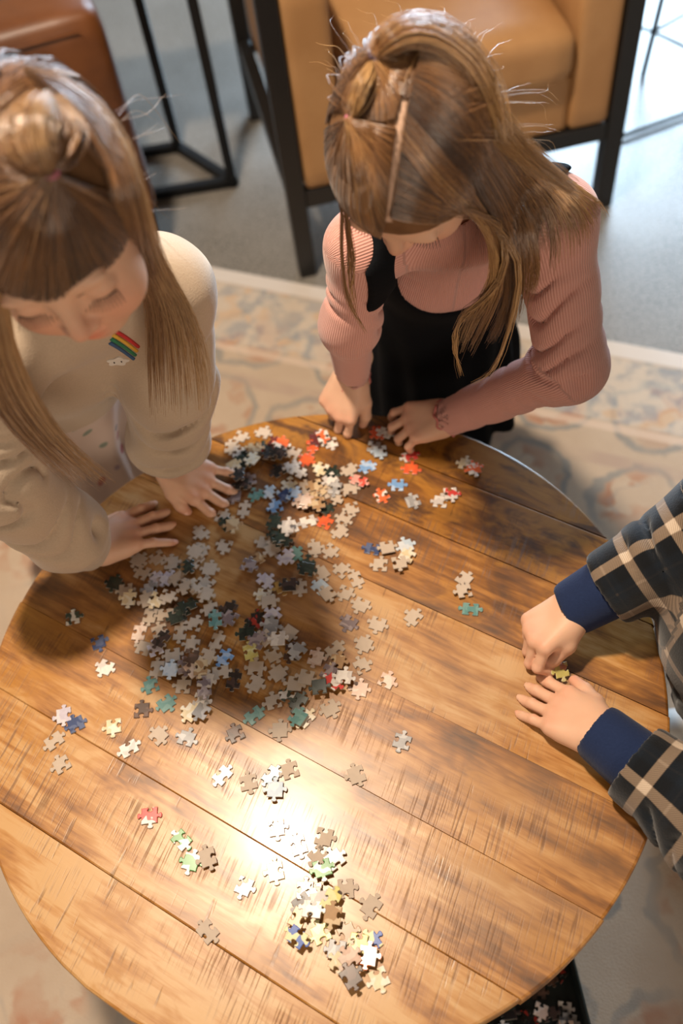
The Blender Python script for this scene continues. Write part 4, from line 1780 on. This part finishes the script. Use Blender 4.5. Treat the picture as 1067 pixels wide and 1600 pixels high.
# thin front wisps
H1.lock([(700, 330), ('d', 768, 340, .93), ('d', 790, 400, .95), ('d', 770, 455, .98), ('d', 716, 500, 1.02), ('d', 712, 555, 1.06), ('d', 722, 590, 1.08)], 44, [.004, .010, .010, .009, .008, .007, .005], .66, ragged=.4, wav=.002)
H1.lock([(710, 320), ('d', 775, 350, .93), ('d', 812, 420, .96), ('d', 798, 510, 1.02), ('d', 770, 580, 1.07), ('d', 735, 600, 1.09)], 20, [.004, .008, .010, .010, .012, .008], .7, ragged=.4, wav=.002)
H1.lock([(515, 345), ('d', 548, 395, .96), ('d', 548, 440, 1.0), ('d', 556, 500, 1.05)], 30, [.003, .006, .008, .006], .45, ragged=.4, wav=.002)
H1.lock([(512, 330), ('d', 533, 400, .95), ('d', 540, 460, 1.0), ('d', 572, 520, 1.05)], 14, [.003, .004, .006, .003], .5)
# back of the head, away from the camera
for u in range(105, 256, 12):
    H1.lock([('s', u, 18), ('s', u, 60), ('s', u, 95, .006), ('s', u, 118, .012), ('v', .0, .02, -.07), ('v', 0, .015, -.08)], 90, [.014, .020, .020, .018, .016, .010], .45)
# fly-aways
for i in range(60):
    x, y = RNG.uniform(520, 760), RNG.uniform(50, 150)
    dx, dy = (x - 640) * RNG.uniform(.1, .5), -RNG.uniform(5, 60)
    H1.lock([(x, y, .008), ('d', x + dx * .5, y + dy * .7, .95), ('d', x + dx + RNG.uniform(-25, 25), y + dy, .97)], 1, [.001, .001], .75, rad=.00022, wav=.0015)
for i in range(26):
    x, y = RNG.uniform(770, 850), RNG.uniform(150, 260)
    H1.lock([(740, y, .010), ('d', x, y - 12, .95), ('d', x + RNG.uniform(5, 45), y + RNG.uniform(-30, 20), .97)], 1, [.001, .001], .8, rad=.00022, wav=.0015)
H1.build()
H1.tie(H1.surf(*E2), H1.surf(556, 160, .016) - H1.surf(*E2), .0042, TIE)
H1.tie(H1.surf(*E1), H1.surf(605, 66, .02) - H1.surf(*E1), .0055, TIE_D)

# ---- girl in the cream sweatshirt
H2 = Hairdo(lh, lg, HAIR_B)
H2.cap()
T1 = (78, 272, .016)
H2.sheet(fan(H2, [(-30, 215), (-45, 250), (-55, 300), (-60, 350), (-55, 400), (-30, 430), (0, 450), (30, 464), (60, 472), (90, 476), (120, 474), (150, 466), (178, 450), (198, 424), (212, 385), (210, 345), (196, 308)], T1, .4, .003, .010),
         2200, [.42, .42, .40, .35, .35, .38, .36, .26, .14, .08, .10, .22, .36, .45], ragged=.0, clump=.2)
# twisted tail up over the crown
H2.lock([T1, (62, 235, .026), (60, 190, .026), (75, 150, .018)], 420, [.003, .014, .014, .006], .78, thick=.8)
H2.lock([T1, (100, 240, .018), (112, 200, .018), (85, 150, .018)], 320, [.003, .012, .013, .006], .50, thick=.6)
H2.lock([T1, (40, 240, .018), (22, 200, .018), (55, 150, .018)], 320, [.003, .012, .013, .006], .62, thick=.6)
H2.sheet(fan(H2, [(188, 300), (176, 262), (160, 228), (140, 200), (120, 180)], (75, 155, .016), .5, .004, .010), 700, [.25, .30, .35], ragged=.0)
H2.sheet(fan(H2, [(-40, 240), (-25, 200), (-10, 170), (10, 150)], (62, 150, .016), .5, .004, .010), 500, [.35, .4], ragged=.0)
R2, L2 = [], []
for k in range(9):                               # crown to the picture right and down over the shoulder
    a = k / 8
    R2.append([(38 + 40 * a, 108 + 34 * a, .012), (128 - 6 * a, 142 + 40 * a, .012), (196 - 24 * a, 228 + 32 * a, .012), (224 - 32 * a, 325 + 16 * a, .014),
               ('d', 250 - 36 * a, 402 + 20 * a, .90), ('d', 296 - 64 * a, 478 + 12 * a, .955), ('d', 324 - 94 * a, 560 + 12 * a, .995), ('d', 330 - 96 * a, 645 + 10 * a, 1.05)])
H2.sheet(R2, 1600, [.80, .72, .55, .40, .34], thick=.009, ragged=.72, clump=.7, edge=.2, wav=.0022)
for k in range(8):                               # picture left side: hanging forward in front of the chest
    a = k / 7
    L2.append([(0 - 30 * a, 112 + 20 * a, .010), (-60, 200 + 40 * a, .010), (-75 + 30 * a, 330 + 40 * a, .012), (-50 + 50 * a, 460 + 30 * a, .012), ('d', -36 + 62 * a, 562, .82),
               ('d', 0 + 66 * a, 640, .90), ('d', 52 + 64 * a, 700, .97), ('d', 112 + 74 * a, 756, 1.04)])
H2.sheet(L2, 1700, [.45, .5, .65, .75], thick=.008, ragged=.5, clump=.6, edge=.2, wav=.0018)
for u in range(110, 251, 14):
    H2.lock([('s', u, 14), ('s', u, 60), ('s', u, 95, .006), ('s', u, 115, .012), ('v', -.02, .03, -.07), ('v', -.02, .03, -.08)], 90, [.014, .022, .022, .018, .016, .010], .45, rad=.0008)
for i in range(20):
    x, y = RNG.uniform(150, 210), RNG.uniform(150, 380)
    H2.lock([(x, y, .010), ('d', x + 35, y + RNG.uniform(-30, 10), .85), ('d', x + RNG.uniform(50, 110), y + RNG.uniform(-40, 60), .9)], 1, [.001, .001], .85, rad=.00020, wav=.0012)
H2.build()
H2.tie(H2.surf(*T1), H2.surf(60, 230, .03) - H2.surf(*T1), .0055, TIE)

# ---- short hair of the child in plaid (outside the frame)
H3 = Hairdo(bh, bp, HAIR_C)
H3.cap()
for u in range(0, 360, 15):
    H3.lock([('s', u, 4), ('s', u, 45, .008), ('s', u, 78 if u < 70 or u > 290 else 108, .010)], 36, [.008, .022, .020], .4, rad=.0012)
H3.build()
# ---------------------------------------------------------------- puzzle pieces
def mat_print():
    m, nt, b = new_mat('printed_card_face')
    N = NT(nt)
    oi = N.n('ShaderNodeObjectInfo')
    c1 = N.attr('print_a', 'Color', 'OBJECT')
    c2 = N.attr('print_b', 'Color', 'OBJECT')
    co = N.vmath('ADD', N.coord(), N.comb(N.math('MULTIPLY', oi.outputs['Random'], 7.0), N.math('MULTIPLY', oi.outputs['Random'], 3.0), 0.0))
    f = N.noise(co, 75, 1, .5, .6)
    g = N.noise(co, 260, 2)
    c = N.mix(N.rampf(f, .50, .53), c1, c2)
    c = N.mix(N.math('MULTIPLY', g, .25), c, (.05, .045, .04))
    N.l(c, b.inputs['Base Color'])
    b.inputs['Roughness'].default_value = .26
    b.inputs['Specular IOR Level'].default_value = .55
    return m


PRINT = mat_print()
CARD = simple_mat('greige_card_back', (.475, .385, .305), .85, 0, .10, 120, spec=.2)
CORE = simple_mat('cut_card_edge', (.40, .34, .28), .9, 0, .15, 200, spec=.15)
CORES = simple_mat('cut_card_edge', (.40, .34, .28), .9, 0, .15, 200, spec=.15)


def piece_mesh(sides, ax, ay, seed):
    r = random.Random(seed)
    hx, hy = .0093 * ax, .0093 * ay
    cor = [V(-hx, -hy), V(hx, -hy), V(hx, hy), V(-hx, hy)]
    out = []
    for i in range(4):
        a, b = cor[i], cor[(i + 1) % 4]
        d = b - a
        L = np.linalg.norm(d)
        d = d / L
        n = V(d[1], -d[0])
        s = sides[i]
        out.append(a)
        if s == 0:
            out += [a + d * L * .35, a + d * L * .65]
            continue
        c = .5 + r.uniform(-.07, .07)
        h = .0050 * r.uniform(.9, 1.12) * s
        w = .0033 * r.uniform(.9, 1.1)
        prof = [(-1.9, -.04), (-.62, -.02), (-.60, .28), (-.98, .55), (-.92, .86), (-.40, 1.04), (.40, 1.04), (.92, .86), (.98, .55), (.60, .28), (.62, -.02), (1.9, -.04)]
        for t, q in prof:
            out.append(a + d * (c * L + t * w) + n * (h * q))
    out = np.array(out)
    m = len(out)
    prv, nxt = np.roll(out, 1, 0), np.roll(out, -1, 0)
    tn = nxt - prv
    tn /= np.linalg.norm(tn, axis=1, keepdims=True)
    inw = np.stack([-tn[:, 1], tn[:, 0]], 1)
    T = .0021
    rings = [(0.0, .00035), (.0004, 0.0), (T - .0006, 0.0), (T - .00015, .00025), (T, .0007)]
    P, Fc, mi = [], [], []
    for z, ins in rings:
        for k in range(m):
            p = out[k] + inw[k] * ins
            P.append((p[0], p[1], z - T / 2))
    for q in range(len(rings) - 1):
        for k in range(m):
            Fc.append((q * m + k, q * m + (k + 1) % m, (q + 1) * m + (k + 1) % m, (q + 1) * m + k))
            mi.append(2 if q < 2 else 0)
    Fc.append(tuple((len(rings) - 1) * m + k for k in range(m)))
    mi.append(0)
    Fc.append(tuple(range(m - 1, -1, -1)))
    mi.append(1)
    me = bpy.data.meshes.new('puzzle_piece')
    me.from_pydata(P, [], Fc)
    for mt in (PRINT, CARD, CORE):
        me.materials.append(mt)
    me.polygons.foreach_set('material_index', mi)
    me.update()
    return me


_rs = random.Random(5)
SHAPES = [((1, 1, 1, 1), 1, 1), ((1, -1, 1, -1), 1.08, .95), ((1, 1, -1, -1), 1, 1), ((1, -1, 1, 1), .95, 1.08), ((-1, 1, 1, 1), 1.05, 1), ((1, -1, -1, 1), 1, .95),
          ((1, -1, 1, -1), .92, 1.12), ((-1, 1, -1, 1), 1.15, .95), ((0, 1, -1, 1), 1, 1), ((1, 0, 1, -1), 1.05, 1), ((1, 1, 1, -1), 1, 1.05), ((-1, -1, 1, 1), 1.02, 1.02)]
PM = [piece_mesh(s, a, b, i) for i, (s, a, b) in enumerate(SHAPES)]
# print colours: name, first ink, second ink
INK = {
    'W': ('white', (.78, .72, .66), (.62, .56, .52)), 'C': ('cream', (.74, .60, .38), (.80, .72, .58)), 'O': ('orange', (.85, .13, .03), (.70, .10, .03)),
    'R': ('red and white', (.62, .05, .04), (.75, .68, .62)), 'Q': ('orange and white', (.82, .15, .04), (.78, .72, .66)), 'M': ('maroon', (.12, .02, .02), (.20, .04, .03)),
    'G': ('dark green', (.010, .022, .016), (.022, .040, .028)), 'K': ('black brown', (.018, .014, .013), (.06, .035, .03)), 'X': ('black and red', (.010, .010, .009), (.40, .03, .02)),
    'P': ('purple grey', (.20, .15, .16), (.34, .27, .27)), 'L': ('pale lavender', (.55, .50, .58), (.66, .60, .62)), 'S': ('sky blue', (.20, .38, .68), (.45, .58, .78)),
    'N': ('navy blue', (.035, .06, .16), (.10, .13, .24)), 'U': ('light blue', (.50, .60, .70), (.66, .70, .74)), 'E': ('teal', (.10, .24, .22), (.16, .30, .27)),
    'T': ('tan', (.42, .25, .12), (.62, .46, .28)), 'Y': ('pale yellow', (.70, .62, .20), (.76, .70, .36)), 'H': ('ochre', (.45, .26, .06), (.32, .18, .05)),
    'I': ('pinkish beige', (.66, .46, .36), (.74, .58, .48)), 'J': ('grey', (.32, .31, .31), (.48, .46, .45)), 'D': ('dark brown', (.07, .035, .022), (.12, .06, .04)),
    'V': ('green and white', (.06, .28, .05), (.76, .74, .68)), 'Z': ('blue and yellow', (.05, .12, .42), (.72, .66, .36)), 'F': ('coral pink', (.78, .36, .30), (.70, .10, .07)),
    'A': ('white and dark green', (.76, .72, .66), (.05, .07, .05)), 'B': ('plain greige', (.475, .385, .305), (.475, .385, .305)),
}
DATA = '''
376 681 B|411 676 B|360 698 B|374 708 W|387 713 G|380 725 G|405 699 G|416 701 X|432 695 M|441 697 Q|459 707 B|423 713 K|436 713 K|399 703 T|395 722 C|366 733 C|435 735 K|456 729 W|466 739 W|479 717 O|452 754 C|476 762 B|389 749 P|378 757 K|371 746 K|399 771 E|424 768 U|447 773 N|459 774 S|431 791 S|472 786 I|381 795 B|347 807 B|365 774 P
517 691 W|488 695 O|494 687 M|505 684 Q|545 733 B|574 729 S|518 738 G|516 749 W|502 733 C|547 763 B|561 752 F|514 768 B|529 777 B|497 770 T|493 760 T|480 786 I|550 793 B|508 792 G|498 791 T|537 810 B|508 816 O|481 814 W|455 823 W|530 829 B|524 765 J|491 856 B|516 859 B|582 857 N|605 856 B|594 882 B|634 852 U|636 869 C|624 881 B|534 891 B|556 904 B|539 925 B|564 944 B|502 895 B|468 917 B|500 916 U|512 928 B|479 876 G|480 890 G|460 866 E|447 872 L|399 874 T|388 884 P|413 847 B|426 859 B|432 835 G|428 817 G|442 848 G|436 841 G|414 907 L|441 915 H|452 914 K|412 929 C|420 941 B
725 904 B|725 924 B|735 951 E|621 757 S|596 774 Q|645 782 J|688 783 W|704 772 R|642 732 O|727 724 C|740 733 Q|590 675 O|584 697 J|594 706 U|640 712 R|602 677 W|646 964 B|590 974 B|545 972 P
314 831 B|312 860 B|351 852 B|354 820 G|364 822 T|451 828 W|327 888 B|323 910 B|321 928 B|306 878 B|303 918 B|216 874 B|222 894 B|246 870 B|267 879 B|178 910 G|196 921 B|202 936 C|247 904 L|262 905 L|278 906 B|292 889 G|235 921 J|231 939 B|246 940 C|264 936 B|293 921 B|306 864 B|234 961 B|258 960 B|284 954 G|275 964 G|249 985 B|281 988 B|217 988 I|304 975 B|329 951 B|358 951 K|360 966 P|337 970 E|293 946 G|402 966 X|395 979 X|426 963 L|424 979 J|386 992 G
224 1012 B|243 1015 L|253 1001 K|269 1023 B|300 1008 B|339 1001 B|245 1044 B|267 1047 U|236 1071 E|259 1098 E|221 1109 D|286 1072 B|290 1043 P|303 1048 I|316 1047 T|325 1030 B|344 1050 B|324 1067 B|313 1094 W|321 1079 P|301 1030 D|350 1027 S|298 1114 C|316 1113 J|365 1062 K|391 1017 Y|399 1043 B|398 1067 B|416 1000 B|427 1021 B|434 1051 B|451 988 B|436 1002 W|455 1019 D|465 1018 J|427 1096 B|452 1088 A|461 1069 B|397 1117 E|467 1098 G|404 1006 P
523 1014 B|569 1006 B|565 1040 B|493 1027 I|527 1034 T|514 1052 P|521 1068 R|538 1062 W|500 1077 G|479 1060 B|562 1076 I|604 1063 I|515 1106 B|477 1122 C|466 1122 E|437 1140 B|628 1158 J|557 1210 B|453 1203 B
113 965 A|153 1003 N|164 1042 W|99 1117 L|118 1131 N|84 1157 B|96 1194 B|177 1134 C|201 1169 W|247 1149 B|291 1153 J|368 1146 D
347 1211 W|388 1222 B|424 1211 A|430 1234 U|233 1274 R|283 1312 V|298 1346 V|325 1340 B|381 1384 W|430 1361 C|324 1455 B|432 1293 W|466 1320 W
506 1307 B|497 1336 B|523 1343 W|504 1358 V|540 1388 B|580 1416 B|476 1391 I|490 1394 C|473 1413 J|501 1408 W|518 1409 Y|521 1432 T|467 1436 H|465 1466 Z|501 1458 Y|489 1423 W|543 1459 T|580 1472 Z|560 1474 Y|526 1484 J|575 1494 Q|532 1507 C|547 1500 I|549 1528 D|592 1528 C|876 1052 Y
'''


def region(x, y):
    if x > 780:
        return 'held between the hands in plaid sleeves'
    if y >= 1370:
        return 'in the near cluster by the front rim'
    if y >= 1190:
        return 'around the bright glare on the table' if x >= 330 else 'on the open wood left of the glare'
    if x >= 600 and y > 890:
        return 'lying alone on the bare right half'
    if x >= 570 and y < 800:
        return 'by the hands of the child in pink'
    if x >= 570 and y < 890:
        return 'in the small group right of the centre'
    if y < 765:
        return 'in the pile at the far rim'
    if x >= 445 and y < 955:
        return 'in the loose scatter at mid table'
    if x < 172 or (y > 1100 and x < 380):
        return 'scattered at the left of the table'
    if y < 995 and x < 445:
        return ('in the upper shaded heap' if y < 885 else 'in the mid shaded heap' if y < 945 else 'in the lower shaded heap')
    if x < 380:
        return 'lower left of the heap'
    return 'lower right of the heap'


PIECES = []
for tok in DATA.replace('\n', '|').split('|'):
    if tok.strip():
        a, b_, c_ = tok.split()
        PIECES.append((float(a), float(b_), c_))
# how many share colour and place decides how the label tells them apart
from collections import defaultdict
bucket = defaultdict(list)
for i, (x, y, c_) in enumerate(PIECES):
    bucket[(c_, region(x, y))].append(i)
LAB, GRP = {}, {}
ORD = {2: ('left one', 'right one'), 3: ('leftmost', 'middle one', 'rightmost'), 4: ('leftmost', 'second left', 'second right', 'rightmost')}
SHORT = {'in the shaded heap by the cream sleeves': 'in the shaded heap', 'in the loose scatter at mid table': 'at mid table',
         'around the bright glare on the table': 'by the bright glare', 'in the near cluster by the front rim': 'in the near cluster', 'in the small group right of the centre': 'right of centre',
         'scattered at the left of the table': 'at far left', 'by the hands of the child in pink': 'by the pink sleeves', 'lying alone on the bare right half': 'on the bare right half',
         'on the open wood left of the glare': 'left of the glare'}
for (c_, rg), ids in bucket.items():
    nm = INK[c_][0]
    what = 'plain greige puzzle piece' if c_ == 'B' else nm + ' puzzle piece'
    rg2 = SHORT.get(rg, rg)

    def name_all(ids, stem, depth):
        ids = sorted(ids, key=lambda i: PIECES[i][0])
        if len(ids) == 1:
            LAB[ids[0]] = stem
        elif len(ids) in ORD:
            for k, i in enumerate(ids):
                LAB[i] = stem + ', ' + ORD[len(ids)][k]
        elif depth == 0:
            sub = defaultdict(list)
            for i in ids:
                near = min((j for j in range(len(PIECES)) if PIECES[j][2] != c_), key=lambda j: (PIECES[j][0] - PIECES[i][0]) ** 2 + (PIECES[j][1] - PIECES[i][1]) ** 2)
                sub[INK[PIECES[near][2]][0] if PIECES[near][2] != 'B' else 'greige'].append(i)
            for k, v in sub.items():
                name_all(v, what + ' by a ' + k + ' one ' + rg2, 1)
        elif len(ids) <= 8:
            ys = sorted(ids, key=lambda i: PIECES[i][1])
            half = (len(ys) + 1) // 2
            short = stem.replace('plain greige puzzle piece', 'greige puzzle piece').replace(' in the ', ' in ')
            for rn, part_ in (('upper row', ys[:half]), ('lower row', ys[half:])):
                part_ = sorted(part_, key=lambda i: PIECES[i][0])
                for k, i in enumerate(part_):
                    LAB[i] = short + ', ' + rn + ' ' + ORD[len(part_)][k]
        else:
            for i in ids:
                LAB[i] = stem
        for i in ids:
            GRP[i] = (nm + ' puzzle pieces ' + rg2)
    name_all(ids, what + ' ' + rg2, 0)
for i in LAB:
    if len(LAB[i].replace('-', ' ').split()) > 16:
        LAB[i] = LAB[i].replace('puzzle piece', 'piece').replace(' of the heap', ' of heap').replace(' in the ', ' in ')
placed = []
rp = random.Random(21)


def add_piece(pos, c_, rz, shape, label, group, tilt=(0, 0)):
    o = bpy.data.objects.new('puzzle_piece', PM[shape])
    COL.objects.link(o)
    o.location = pos
    flip = math.pi if c_ == 'B' else 0.0
    o.rotation_mode = 'ZYX' if False else 'XYZ'
    Rm = Matrix.Rotation(tilt[0], 3, 'X') @ Matrix.Rotation(tilt[1], 3, 'Y') @ Matrix.Rotation(rz, 3, 'Z') @ Matrix.Rotation(flip, 3, 'X')
    o.rotation_euler = Rm.to_euler()
    o['print_a'] = INK[c_][1]
    o['print_b'] = INK[c_][2]
    tag(o, label, 'puzzle piece', group)
    return o


T_ = .0022
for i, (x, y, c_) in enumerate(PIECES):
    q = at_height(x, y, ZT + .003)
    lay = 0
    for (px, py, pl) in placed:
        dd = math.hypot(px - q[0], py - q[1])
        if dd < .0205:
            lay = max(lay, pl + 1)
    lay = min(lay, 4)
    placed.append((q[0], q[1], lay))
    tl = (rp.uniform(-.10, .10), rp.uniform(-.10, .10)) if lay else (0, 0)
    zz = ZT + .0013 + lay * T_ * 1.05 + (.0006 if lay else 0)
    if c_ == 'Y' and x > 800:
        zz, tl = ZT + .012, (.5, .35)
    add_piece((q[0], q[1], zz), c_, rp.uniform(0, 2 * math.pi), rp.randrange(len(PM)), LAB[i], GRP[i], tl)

# ---------------------------------------------------------------- puzzle box on the rug
BOXM = simple_mat('dark_green_box_card', (.012, .020, .018), .5, 0, .3, 30)
bx = empty('puzzle_box', (.155, -.40, .006))
tag(bx, 'open dark green puzzle box of leftover pieces on the rug below the table', 'box')
x0, x1, y0, y1, zb, zt = .020, .288, -.53, -.265, .0065, .062
MB().box(((x0 + x1) / 2, (y0 + y1) / 2, zb + .001), ((x1 - x0) / 2, (y1 - y0) / 2, .001)).build('bottom', BOXM, bx)
w = .0012
for c, h in (((x0 + w, (y0 + y1) / 2), (w, (y1 - y0) / 2)), ((x1 - w, (y0 + y1) / 2), (w, (y1 - y0) / 2)), (((x0 + x1) / 2, y0 + w), ((x1 - x0) / 2 - 2 * w, w)), (((x0 + x1) / 2, y1 - w), ((x1 - x0) / 2 - 2 * w, w))):
    MB().box((c[0], c[1], (zb + .002 + zt) / 2), (h[0], h[1], (zt - zb - .002) / 2)).build('side_wall', BOXM, bx)
for k in range(84):
    lay = k // 30
    px, py = rp.uniform(x0 + .10, x1 - .017), rp.uniform(y0 + .017, y1 - .017)
    c_ = rp.choice('KGKDKGBBTJKXDIW')
    nm = INK[c_][0]
    add_piece((px, py, zb + .004 + lay * .0045 + rp.uniform(0, .002)), c_, rp.uniform(0, 6.28), rp.randrange(len(PM)),
              nm + ' puzzle piece in the open box, ' + ('under the table rim' if py > -.36 else 'at the box middle' if py > -.44 else 'at the far box end'), nm + ' pieces left in the puzzle box', (rp.uniform(-.25, .25), rp.uniform(-.25, .25)))
bpy.context.view_layer.update()
